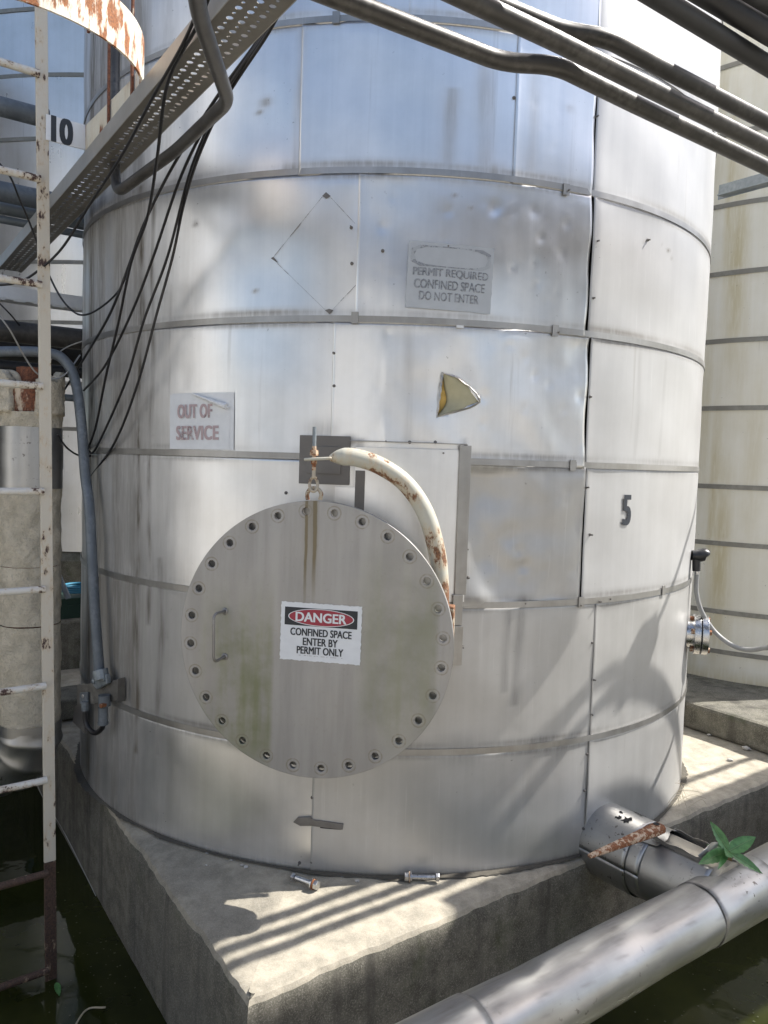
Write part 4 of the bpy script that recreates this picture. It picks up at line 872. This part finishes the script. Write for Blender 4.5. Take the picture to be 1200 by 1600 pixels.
LP0 = atz(80, 1530, WZ) - CZ * .05
lad_top = atY(64, 0, LP0[1]); AL = np.array([_s(R_(52)), _c(R_(52)), 0]); BL = np.array([_s(R_(-38)), _c(R_(-38)), 0])
lad = thing('caged_ladder', LP0, 'chipped cream steel ladder rising out of the water on the left', 'ladder')
up = (lad_top - LP0); up /= np.linalg.norm(up); LW = .42
m = MB()
zt = LP0 + up * 3.4
def lbar(p, q, mat): m = MB(); m.box((p + q) / 2, .036, .011, np.linalg.norm(q - p), AL, BL, up); return m.build('stile', M[mat], lad, smooth=False, bevel=.002)
zsplit = LP0 + up * .45
for sft in (0, -LW):
    lbar(zsplit + AL * sft, zt + AL * sft, 'ladder'); o = lbar(LP0 - up * .25 + AL * sft, zsplit - up * .0005 + AL * sft, 'ladder_rust'); o['label'] = 'rusty lower end of the stile'
    m = MB()
for i, y in enumerate((118, 283, 448, 607, 765, 917, 1067, 1213, 1357, 1507, -40, -205)):
    r = pln(68 + 14 * y / 1530 + 2, y - (3 if y < 700 else -3), LP0, BL); q = LP0 + up * ((r - LP0) @ up); m = MB(); m.cylr(q - AL * .01 - BL * .012, q - AL * (LW - .01) - BL * .012, .0115, 14); o = m.build('rung', M['ladder_rung' if y < 1300 else 'ladder_rust'], lad)
    if y > 1300: o['label'] = 'brown rusted rung near the water'
# cage: plate with the number, corner, leg toward the viewer, sunlit hoop
Q = pln(137, 215, LP0 + BL * .012, BL); ztop, zbot = pln(137, 196, Q, BL)[2], pln(137, 235, Q, BL)[2]
S0 = pln(72, 200, LP0 + BL * .012, BL)
S0[2] = Q[2] = 0
hh = ztop - zbot
TB = AL * .006

leg_end = pln(212, 120, Q, AL); leg_end[2] = 0; le_len = np.linalg.norm(leg_end - Q)
HRAD = .34
m = MB(); z_ = lambda p, z: np.array([p[0], p[1], z])
m.strip([z_(S0, zbot), z_(Q, zbot)], [z_(S0, ztop), z_(Q, ztop)], [BL * .006] * 2); npl = m.build('number_plate', M['numplate'] if 'numplate' in M else M['white'], lad, smooth=False, bevel=.001)
m = MB(); m.strip([z_(Q - AL * .007, zbot - .004), z_(Q + AL * .001, zbot - .004)], [z_(Q - AL * .007, ztop), z_(Q + AL * .001, ztop)], [-BL * .003] * 2); m.build('rust_edge', M['rustbar'], lad, smooth=False)
m = MB(); m.strip([z_(Q, zbot), z_(leg_end, zbot)], [z_(Q, ztop), z_(leg_end, ztop)], [-TB] * 2); m.build('cage_leg', M['leg'], lad, smooth=False, bevel=.001)
ctr = leg_end - AL * HRAD; A_, B_, T_ = [], [], []
for i in range(41):
    a = math.pi * i / 40; d_ = AL * _c(a) - BL * _s(a); p = ctr + d_ * HRAD; A_.append(z_(p, zbot)); B_.append(z_(p, ztop + .035 * min(1, i / 4))); T_.append(-d_ * .006)
m = MB(); m.strip(A_, B_, T_); m.build('cage_hoop', M['hoop'], lad)
for p, wd in ((pln(170, 120, Q - AL * .012, AL), .012), (pln(207, 60, Q - AL * .012, AL), .013), (ctr + (AL * _c(1.2) - BL * _s(1.2)) * (HRAD - .012), .013)):
    m = MB(); m.box((p[0], p[1], (zbot + 3.9) / 2), wd, .006, 3.9 - zbot, BL, AL, CZ); m.build('cage_upright', M['rustbar'], lad, smooth=False, bevel=.001)
def nmap(x, y, off): return z_((S0 + Q) / 2 + AL * x - BL * off, (ztop + zbot) / 2 + y)
tx = pln(97, 205, Q, BL); off_ = (tx - (S0 + Q) / 2) @ AL
text('lettering', '10', nmap, off_, 0, .058, .076, 'black', lad, .055, off=.001)

# blue-grey upright seen through the cage
# perforated tray
HT = 2.2
e0, e1 = atz(77, 334, HT), atz(330, 22, HT); f0, f1 = atz(77, 382, HT), atz(450, 11, HT)
td_ = (f0 - f1); td_[2] = 0; td_ /= np.linalg.norm(td_); tw = np.array([-td_[1], td_[0], 0]); 
if tw @ (e0 - f1) < 0: tw = -tw
TW = ((e0 - f1) @ tw + (e1 - f1) @ tw) / 2
st = f1 - td_ * 1.3; TL = 4.2
tr = thing('cable_tray', st + td_ * 2 , 'perforated grey steel cable tray running overhead to the left', 'cable tray')
m = MB(); lanes = 3; mg = TW * .12; lw = (TW - 2 * mg) / lanes; step = .0225; ns = int(TL / step)
def tp(l, wv, z=0.): return st + td_ * l + tw * wv + CZ * z
for i in range(ns):
    for j in range(lanes):
        rad = (.0078 if i % 2 == 0 else .0042); c_l, c_w = (i + .5) * step + j * .004, mg + (j + .5) * lw; vs = []; l0, l1, w0_, w1_ = i * step, (i + 1) * step, mg + j * lw, mg + (j + 1) * lw
        for (x, y) in ((l0, w0_), ((l0 + l1) / 2, w0_), (l1, w0_), (l1, (w0_ + w1_) / 2), (l1, w1_), ((l0 + l1) / 2, w1_), (l0, w1_), (l0, (w0_ + w1_) / 2)): vs.append(tp(x, y))
        for k in range(8): a = R_(225 + 45 * k); vs.append(tp((l0 + l1) / 2 + rad * _c(a), (w0_ + w1_) / 2 + rad * _s(a)))
        m.add(vs, [(k, (k + 1) % 8, 8 + (k + 1) % 8, 8 + k) for k in range(8)])
m.add([tp(0, 0), tp(TL, 0), tp(TL, mg), tp(0, mg)], [(0, 1, 2, 3)]); m.add([tp(0, TW - mg), tp(TL, TW - mg), tp(TL, TW), tp(0, TW)], [(0, 1, 2, 3)])
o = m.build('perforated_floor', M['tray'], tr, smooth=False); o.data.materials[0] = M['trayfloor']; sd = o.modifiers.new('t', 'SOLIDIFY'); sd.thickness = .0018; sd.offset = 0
for wv in (-.0015, TW + .0015):
    m = MB(); m.box(tp(TL / 2, wv, .024), TL, .002, .050, td_, tw, CZ); m.build('side_flange', M['tray'], tr, smooth=False)

# kinked conduit under the tray
pts = [atY(296, -80, 1.20), atY(312, 25, 1.42), atY(357, 158, 1.80), atY(275, 235, 2.15), atY(183, 302, 2.42), atY(178, 250, 2.5), atY(180, 60, 2.55)]
m = MB(); m.tube(bend(pts, .05, 8), .0155, 16); tag(m.build('bent_conduit', M['galv']), 'grey conduit with a sharp elbow hanging below the cable tray', 'conduit')

# black cables
def cable(pts, r, label, mat='rubber', cat='cable', group='black cables slung down from the tray'):
    m = MB(); m.tube(cr([atY(*p) for p in pts], 8), r, 10); return tag(m.build('black_cable' if mat == 'rubber' else 'thin_wire', M[mat]), label, cat, group)
YT = 2.05
cable([(455, -20, 1.75), (420, 50, 1.85), (355, 150, 2.0), (312, 240, 2.2), (287, 320, 2.4), (270, 400, 2.5), (245, 490, 2.55), (215, 600, 2.65), (180, 690, 2.8), (141, 746, 3.05)], .0042, 'black cable reaching lowest on the tank, ending past the conduit')
cable([(450, -20, 1.76), (418, 48, 1.86), (352, 148, 2.0), (300, 260, 2.3), (262, 400, 2.5), (225, 500, 2.6), (195, 600, 2.72), (150, 700, 2.95), (138, 705, 3.0)], .0042, 'black cable bowing left just above the lowest one')
cable([(445, -20, 1.77), (414, 50, 1.87), (345, 155, 2.0), (285, 270, 2.3), (240, 400, 2.5), (205, 490, 2.62), (165, 570, 2.8), (131, 610, 3.1)], .0042, 'black cable running straight to the left edge of tank 5')
cable([(440, -20, 1.78), (410, 52, 1.88), (340, 150, 2.0), (270, 260, 2.25), (225, 350, 2.4), (203, 410, 2.5), (172, 490, 2.62), (130, 562, 2.95), (100, 610, 3.2)], .0042, 'black cable fanning out highest on the left flank')
cable([(332, -20, 1.62), (308, 40, 1.7), (262, 130, 1.9), (245, 250, 2.1), (230, 340, 2.3), (205, 410, 2.45), (186, 500, 2.6), (165, 590, 2.75), (150, 665, 2.9), (137, 702, 3.05)], .0042, 'black cable crossing in front of the tray and dropping steeply')
cable([(322, -20, 1.64), (290, 60, 1.75), (240, 150, 1.9), (192, 240, 2.1), (140, 320, 2.3), (95, 390, 2.45), (50, 430, 2.5), (20, 443, 2.5), (-15, 446, 2.55)], .0038, 'black cable leaving the tray and sagging off to the left ladder')
cable([(-10, 245, 2.9), (15, 275, 2.9), (30, 310, 2.95), (45, 345, 3.), (60, 385, 3.05), (76, 428, 3.05), (95, 465, 3.), (115, 487, 2.95), (132, 492, 2.9), (155, 482, 2.8), (185, 455, 2.65), (203, 415, 2.52)], .0036, 'black cable looping in a deep slack curve beside the tank')
cable([(-10, 465, 3.2), (15, 490, 3.2), (30, 508, 3.3)], .003, 'thin dark wire slanting down above the big grey pipe', group=None)
cable([(-8, 485, 2.7), (15, 515, 2.72), (40, 560, 2.8), (60, 585, 2.85), (85, 592, 2.9), (105, 582, 2.95), (125, 555, 3.05)], .0028, 'thin grey wire drooping across the dark pipes', 'greycable', group=None)
cable([(90, 680, 2.85), (105, 700, 2.9), (125, 712, 3.0), (150, 712, 3.05)], .0034, 'short black cable behind the blue-grey conduit', group=None)
cable([(44, 596, 3.2), (52, 588, 3.2), (60, 575, 3.25), (78, 563, 3.3), (100, 545, 3.35), (118, 537, 3.35), (132, 532, 3.3)], .0026, 'pale thin wire rising to the tank edge', 'greycable', group=None)

# blue-grey conduit down to the junction fittings
pts = [atY(-30, 550, 2.9), atY(60, 551, 2.95), atY(112, 566, 3.0), atY(126, 640, 3.03), atY(140, 800, 2.88), atY(147, 935, 2.84), atY(155, 1048, 2.82)]
jc = thing('drop_conduit', pts[-1], 'blue-grey conduit curving over and down to a bracket on the tank', 'conduit')
m = MB(); m.tube(cr(pts[:1] + [atY(25, 549, 2.93)] + [atY(70, 551, 2.95), atY(97, 560, 2.97), atY(116, 590, 2.97), atY(126, 650, 2.95), atY(133, 740, 2.92)] + pts[-3:], 8), .0188, 18); m.build('pipe_run', M['galv_blue'], jc)
jpn = np.array([-.60, -.80, 0]); jpn /= np.linalg.norm(jpn); jpx = np.array([-jpn[1], jpn[0], 0])
JO = atY(155, 1083, 2.84)
def jb(x, y, off=0.): return pln(x, y, JO + jpn * off, jpn)
m = MB(); q = [jb(120, 1071), jb(190, 1061), jb(190, 1094), jb(120, 1103)]; m.prism(q, -jpn * .004); m.build('bracket_plate', M['bracket'], jc, smooth=False, bevel=.001)
m = MB(); m.box(jb(189.5, 1078, .01), .003, .03, .085, jpx, jpn, CZ); m.build('bracket_lip', M['bracket'], jc, smooth=False)
def lug(x, y, r, l, mat='bluesteel'): m = MB(); p = jb(x, y); m.lathe(p, jpn, [(0, r), (l, r), (l + .003, r * .6), (l + .003, .0001)], 8); m.build('bolt_head', M[mat], jc, smooth=False)
m = MB(); m.tube([jb(156, 1046, .02), jb(159, 1062, .02)], .028, 14); m.prism([jb(150, 1058, .004), jb(172, 1052, .004), jb(174, 1067, .004), jb(158, 1076, .004), jb(152, 1070, .004)], jpn * .018); m.build('conduit_fitting', M['bluesteel'], jc, smooth=False, bevel=.003)
lug(155, 1063, .009, .026); lug(171, 1059, .009, .026); lug(133, 1087, .010, .008, 'bolt_steel'); lug(172, 1099, .010, .02)
m = MB(); m.prism([jb(127, 1082, .004), jb(139, 1081, .004), jb(139, 1098, .004), jb(127, 1099, .004)], jpn * .006); m.cylr(jb(133, 1096, .014), jb(133, 1110, .014), .0135, 14); m.build('strap_clamp', M['galv_blue'], jc, smooth=False)
m = MB(); m.cylr(jb(163, 1086, .02), jb(163, 1103, .02), .021, 16); m.cylr(jb(161, 1105, .02), jb(161, 1128, .02), .017, 16); m.cylr(jb(161, 1128, .02), jb(161, 1132, .02), .019, 16); m.build('valve_body', M['galv_blue'], jc)
m = MB(); m.lathe(jb(157, 1103, .045), jpn, [(-.02, .008), (.0, .008), (.002, .0001)], 10); m.build('red_button', M['rust'], jc)
m = MB(); m.tube(cr([jb(133, 1108, .014), jb(134, 1128, .014), jb(141, 1141, .014), jb(150, 1145, .014), jb(159, 1138, .016), jb(161, 1131, .02)], 6), .0095, 12); m.build('hose_loop', M['rubber'], jc)
m = MB(); q = [jb(116, 1104, -.03), jb(132, 1094, -.03), jb(132, 1146, -.03), jb(114, 1128, -.03)]; m.prism(q, -jpn * .01); m.build('back_plate', M['plate'], jc, smooth=False)

# horizontal pipes behind the ladder (run along A, pass behind tank 5)
G2 = 'grey pipes running behind the ladder on the left'
def lpipe(x, y, Y, r, label, mat, L0=3.0, L1=2.2, name='yard_pipe', g=G2):
    p = atY(x, y, Y); d = np.array([_s(R_(54)), _c(R_(54)), 0]); m = MB(); m.tube([p - d * L0, p + d * L1], r, 20); return tag(m.build(name, M[mat]), label, 'pipe', g)
lpipe(30, 174, 3.6, .042, 'pale grey pipe highest of those behind the ladder', 'galv_blue', L1=.12)
lpipe(30, 305, 3.6, .044, 'pale grey pipe passing just above the cable tray end', 'galv_blue')
lpipe(30, 328, 3.75, .036, 'dark grey pipe second from top behind the tray end', 'bluesteel')
lpipe(30, 348, 3.75, .018, 'thin dark pipe under the two behind the tray', 'bluesteel')
lpipe(60, 523, 3.55, .048, 'thick smooth grey pipe level with the tank band', 'galv')
lpipe(60, 541, 3.9, .085, 'wide shaded dark pipe under the thick grey one', 'darkpipe')
lpipe(60, 577, 3.6, .026, 'black pipe above the broken pipe top', 'darkpipe')
lpipe(100, 621, 3.7, .016, 'thin dark pipe seen between ladder and conduit', 'bluesteel', L0=.22)
p = atY(60, 463, 3.7); d = np.array([_s(R_(54)), _c(R_(54)), 0]); m = MB(); b_n = np.array([-d[1], d[0], 0]); m.box(p - d * .4, 5, .004, .055, d, b_n, CZ); m.box(p - d * .4 - CZ * .03 + b_n * .05, 5, .1, .004, d, b_n, CZ)
for k in range(60): m.box(p - d * (2.8 - k * .085) - CZ * .034 + b_n * .012, .05, .02, .005, d, b_n, CZ)
tag(m.build('white_tray', M['white'], smooth=False), 'cream cable ladder running level behind the ladder stile', 'cable tray')
# dark bar put in for the shade beneath the grey pipes
p = atY(60, 560, 4.1); m = MB(); m.box(p - d * .4, 5, .1, .10, d, b_n, CZ); tag(m.build('shade_bar', M['darkpipe'], smooth=False), 'dark bar standing in for the shade under the grey pipes', 'shade bar')

# insulated riser with jacket bands and gored elbow
YI = 2.95; i0 = atY(47, 1128, YI); ir = .107
ax_x, ax_y = i0[0], i0[1]
riser = thing('insulated_riser', (ax_x, ax_y, i0[2] - .2), 'plaster insulated riser pipe with broken top behind the ladder', 'pipe')
def zi(y): return atY(47, y, YI)[2]
def rough_cyl(z0, z1, r, amp, seed, seg=64, jag=0.):
    n = max(3, int((z1 - z0) / .012)); m = MB(); W = seg
    for j in range(n + 1):
        z = z0 + (z1 - z0) * j / n
        for k in range(seg):
            a = 2 * math.pi * k / seg; h = amp * (_s(3 * a + z * 31 + seed) * .4 + _s(7 * a - z * 47 + seed * 2) * .3 + _s(13 * a + z * 90) * .25 + _s(23 * a - z * 150 + 1) * .2)
            zz = z + (jag * (_s(a * 2 + seed) + .6 * _s(5 * a)) if j == n else 0); m.v.append((ax_x + (r + h) * _c(a), ax_y + (r + h) * _s(a), zz))
    m.f = [(j * W + k, j * W + (k + 1) % W, (j + 1) * W + (k + 1) % W, (j + 1) * W + k) for j in range(n) for k in range(seg)]; return m
rough_cyl(zi(972) + .002, zi(882), ir, .0035, 1).build('insulation_shell', M['insul'], riser, auto=False); rough_cyl(zi(882) + .0015, zi(762), ir - .001, .005, 2).build('insulation_shell', M['insul'], riser, auto=False); rough_cyl(zi(1134), zi(972) - .002, ir + .001, .0035, 3).build('insulation_shell', M['insul'], riser, auto=False)
m = MB(); m.lathe((ax_x, ax_y, zi(1150)), CZ, [(0, ir - .012), (zi(600) - zi(1150), ir - .012)], 48); m.build('inner_pipe', M['rustbar'], riser)
def jk(y0, y1, r): 
    m = MB(); seg = 64; z0, z1 = zi(y0), zi(y1); n = 6; u = []
    for j in range(n + 1):
        for k in range(seg + 1): a = 2 * math.pi * k / seg; m.v.append((ax_x + r * _c(a), ax_y + r * _s(a), z0 + (z1 - z0) * j / n)); u.append((a * r, z0 + (z1 - z0) * j / n))
    W = seg + 1; m.f = [(j * W + k, j * W + k + 1, (j + 1) * W + k + 1, (j + 1) * W + k) for j in range(n) for k in range(seg)]; m.uv = np.array(u); o = m.build('jacket_band', M['jacket'], riser, auto=False); o.data.attributes.new('grime_shade', 'FLOAT', 'POINT'); return o
jk(762, 728, ir + .004); jk(732, 694, ir + .006); jk(698, 668, ir + .003)
rough_cyl(zi(668), zi(646), ir + .002, .004, 5, jag=.004).build('insulation_shell', M['insul'], riser, auto=False)
m = rough_cyl(zi(648), zi(592), ir * .8, .008, 7, jag=.02); W = 64
m.f = [f for f in m.f if not (-1.85 < (2 * math.pi * (f[0] % W) / W - 2 * math.pi if 2 * math.pi * (f[0] % W) / W > math.pi else 2 * math.pi * (f[0] % W) / W) < -1.05)]
o = m.build('broken_shell', M['insul'], riser, auto=False); sd = o.modifiers.new('t', 'SOLIDIFY'); sd.thickness = .03; sd.offset = -1
m = MB(); m.lathe((ax_x, ax_y, zi(660)), CZ, [(0, .05), (.2, .05), (.2, .001)], 28); m.build('rusty_core', M['rustbar'], riser)
m = MB()
for zf in (636, 628, 641): m.tube([np.array([ax_x + .092 * _c(a), ax_y + .092 * _s(a), zi(zf) + .003 * _s(9 * a)]) for a in np.linspace(0, 2 * math.pi, 40)], .0012, 5, False)
m.build('tie_wires', M['plate'], riser)
m = MB(); hcv = atY(8, 585, YI - .05); m.tube(cr([hcv + np.array([-.08, 0, -.02]), hcv, hcv + np.array([.035, 0, -.005]), hcv + np.array([.045, 0, -.035])], 6), .017, 12); m.build('wrap_roll', M['insul'], riser, auto=False)
# gored elbow turning off to the left
ELR = .17; ec = np.array([ax_x - ELR * .95, ax_y + ELR * .3, zi(1134)]); hd = np.array([-.95, .3, 0]); hd /= np.linalg.norm(hd); ec = np.array([ax_x, ax_y, zi(1134)]) + hd * ELR
nseg = 40; m = MB(); u = []; sg_ = 56
for i in range(nseg + 1):
    a = (math.pi / 2) * i / nseg; c_ = ec + (-hd * _c(a) - CZ * _s(a)) * ELR; rad_d = (-hd * _c(a) - CZ * _s(a)); t_ = np.cross(hd, CZ)
    g = (i / nseg * 4) % 1; bul = .007 * _s(math.pi * g) ** 2 + .006 * math.exp(-((g - .5) / .12) ** 2)
    for k in range(sg_ + 1):
        q = 2 * math.pi * k / sg_; fade = .35 + .65 * max(0, _c(q)); rr = ir + .004 + bul * fade + .002 * _s(q * 5 + i * .4); m.v.append(tuple(c_ + (rad_d * _c(q) + t_ * _s(q)) * rr)); u.append((q * ir, a * ELR * 1.0))
W = sg_ + 1; m.f = [(i * W + k, i * W + k + 1, (i + 1) * W + k + 1, (i + 1) * W + k) for i in range(nseg) for k in range(sg_)]; m.uv = np.array(u)
o = m.build('gored_elbow', M['jacket'], riser, auto=False); o.data.attributes.new('grime_shade', 'FLOAT', 'POINT')
m = MB(); e_ = ec - CZ * ELR; m.tube([e_ - hd * .0, e_ + hd * 2.5], ir + .004, 40); m.uv = np.array([(k % 40 * .015, k // 40) for k in range(len(m.v))]); o = m.build('jacket_run', M['jacket'], riser); o.data.attributes.new('grime_shade', 'FLOAT', 'POINT')
jk(1140, 1124, ir + .005)

# things in the shade behind: crate, hose, slanting pipe, floating leaf, wire
c_ = atY(112, 945, 4.9); m = MB(); m.box(c_, .5, .3, .12, A3, B3, CZ); m.box(c_ + CZ * .065, .52, .32, .01, A3, B3, CZ)
for k in range(8): m.box(c_ - B3 * .152 + A3 * (-.22 + k * .06), .03, .004, .05, A3, B3, CZ)
tag(m.build('plastic_crate', M['green'], smooth=False), 'dark green plastic crate in the shade behind the riser', 'crate')
m = MB(); hc = atY(122, 922, 4.8)
for k in range(3): m.tube([hc + A3 * .09 * _c(a) + B3 * .09 * _s(a) + CZ * .014 * k for a in np.linspace(0, 2 * math.pi, 30)], .008, 8, False)
tag(m.build('coiled_hose', M['bluehose']), 'coiled blue hose lying on the green crate', 'hose')
m = MB(); m.cylr(atY(90, 895, 4.6), atY(107, 935, 4.6), .016, 12); tag(m.build('slanting_pipe', M['galv_blue']), 'short pale pipe end slanting down behind the riser', 'pipe')
lb = atz(88, 1535, WZ + .004); fl = thing('floating_leaf', lb, 'single green leaf floating by the ladder foot', 'leaf'); leaf(lb, atz(95, 1566, WZ + .004) - lb, np.array([0, 0, 1.]), .075, .011, 0, 'leaf', fl, 'leaf_blade')
m = MB(); r2 = random.Random(21)
for k in range(150):
    x, y = r2.gauss(135, 45), r2.gauss(1500, 60)
    if k % 3 == 0: x, y = r2.uniform(985, 1200), r2.uniform(1500, 1600)
    c_ = atz(x, y, WZ + .003); a = r2.uniform(0, 6.28); s_ = r2.uniform(.001, .006); m.add([c_ + np.array([_c(a + q) * s_ * w_, _s(a + q) * s_ * (1.4 - w_), 0]) for q, w_ in ((0, 1), (1.4, .5), (3.1, .9), (4.6, .4))], [(0, 1, 2, 3)])
struct(m.build('pond_scum', M['scum'], smooth=False), 'stuff')
m = MB(); m.tube(cr([atz(112, 1612, WZ + .004), atz(135, 1578, WZ + .004), atz(165, 1574, WZ + .004)], 6), .003, 6); tag(m.build('floating_stalk', M['straw']), 'pale stalk floating on the dark water at lower left', 'stalk')
m = MB(); m.tube(cr([atY(56, 1222, 2.5), atY(72, 1255, 2.55), atz(100, 1300, -.1), atz(150, 1400, -.25)], 6), .0012, 5); tag(m.build('thin_wire', M['greycable']), 'pale thin wire hanging from a ladder rung along the slab', 'wire')

# ------------------------------------------------------------------ right: sensor, grey loop, flange on tank 5
def ts(x, y, d): return atY(x, y, d)
SY = 3.16
se = thing('level_sensor', ts(1094, 880, SY), 'black sensor head on the right flank of tank 5 with grey cable', 'sensor')
m = MB(); p = ts(1092, 868, SY); m.tube(cr([p - np.array([.03, 0, 0]), p, p + np.array([.022, 0, .004]), p + np.array([.03, 0, -.006])], 4), [.02, .021, .022, .024, .026, .026, .026, .026, .026, .025, .02, .014, .006], 14); m.cylr(ts(1088, 868, SY), ts(1088, 892, SY), .016, 12); m.build('sensor_head', M['sensor'], se)
m = MB(); m.cylr(ts(1089, 890, SY), ts(1089, 897, SY), .011, 12); m.build('gland_nut', M['stain_steel'], se)
m = MB(); m.tube(cr([ts(1089, 896, SY), ts(1088, 925, SY), ts(1096, 955, SY), ts(1115, 985, SY), ts(1140, 1006, SY - .05), ts(1165, 1015, SY - .1), ts(1190, 1013, SY - .2), ts(1215, 1003, SY - .3), ts(1300, 930, SY - .5)], 8), .0095, 12); m.build('cable', M['greycable'], se)
fx = np.array([.96, -.28, 0]); fx /= np.linalg.norm(fx); fo_ = ts(1078, 990, 3.2)
fn = thing('flanged_nozzle', fo_, 'bright stainless flange pair on the lower right flank of tank 5', 'pipe flange')
for k, (a, b, r) in enumerate([(-.1, .03, .055), (.012, .036, .082), (.042, .066, .082)]):
    m = MB(); m.lathe(fo_, fx, [(a, .0001), (a, r), (b, r), (b, .0001)], 40); m.build(('nozzle_neck', 'flange', 'flange')[k], M['stain_steel'], fn, bevel=.001)
m = MB(); m.lathe(fo_, fx, [(.036, .078), (.042, .078)], 40); m.build('gasket', M['rubber'], fn)
for a in (20, 110, 200, 290):
    m = MB(); pz_ = np.cross(fx, CZ) * _c(R_(a)) * .062 + CZ * _s(R_(a)) * .062; m.lathe(fo_ + pz_, fx, [(.0, .0001), (.0, .011), (.076, .011), (.076, .0001)], 6); m.build('flange_bolt', M['rust'], fn, smooth=False)

# ------------------------------------------------------------------ surroundings outside the frame: they shade and mirror in the tanks
def cage(C, z0, z1, r, hoops, label):
    t = thing('caged_ladder', (C[0], C[1], z0), label, 'ladder'); 
    for z in hoops:
        n = 48; A_ = [np.array([C[0] + r * _c(2 * math.pi * i / n), C[1] + r * _s(2 * math.pi * i / n), z]) for i in range(n + 1)]; B_ = [p + CZ * .06 for p in A_]; T_ = [np.array([_c(2 * math.pi * i / n), _s(2 * math.pi * i / n), 0]) * .008 for i in range(n + 1)]
        m = MB(); m.strip(A_, B_, T_); m.build('cage_hoop', M['hoop'], t)
    for a in (20, 100, 180, 260, 310): m = MB(); m.box((C[0] + (r - .01) * _c(R_(a)), C[1] + (r - .01) * _s(R_(a)), (z0 + z1) / 2), .03, .03, z1 - z0); m.build('cage_upright', M['hoop'], t, smooth=False)
    return t

def bg_tank(x, y, R, h, label): return far_tank('storage_tank', np.array([x, y]), R, -.28, h, [-.28 + .6 * k for k in range(1, int((h + .2) / .6))], label, 'clad4', 'band2')
bg_tank(-2.6, -5.6, 1.7, 4.3, 'pale clad storage tank behind the viewer, left of two'); bg_tank(2.2, -6.4, 1.7, 4.6, 'pale clad storage tank behind the viewer, right of two')
old = bg_tank(-5.3, 4.15, 1.55, 4.4, 'dark storage tank added outside the frame on the far left for its dim reflection')  # unseen tank added dark so tank 5 mirrors it as a dim band
for ch in old.children: ch.data.materials[0] = M['darkpipe'] if 'course' in ch.name else ch.data.materials[0]  # courses of the added unseen tank turned dark for its dim reflection
bg_tank(-5.6, .9, 1.5, 4.6, 'pale clad storage tank far out to the left of the viewer'); bg_tank(7.2, -2.2, 1.7, 4.4, 'pale clad storage tank far out to the right of the viewer')
m = MB(); m.box((0, -12, 1.6), 40, .4, 4.4); m.box((0, -12, 3.9), 40.4, .8, .2); tag(m.build('yard_wall', M['bldg'], smooth=False), 'long painted yard wall behind the viewer', 'wall')
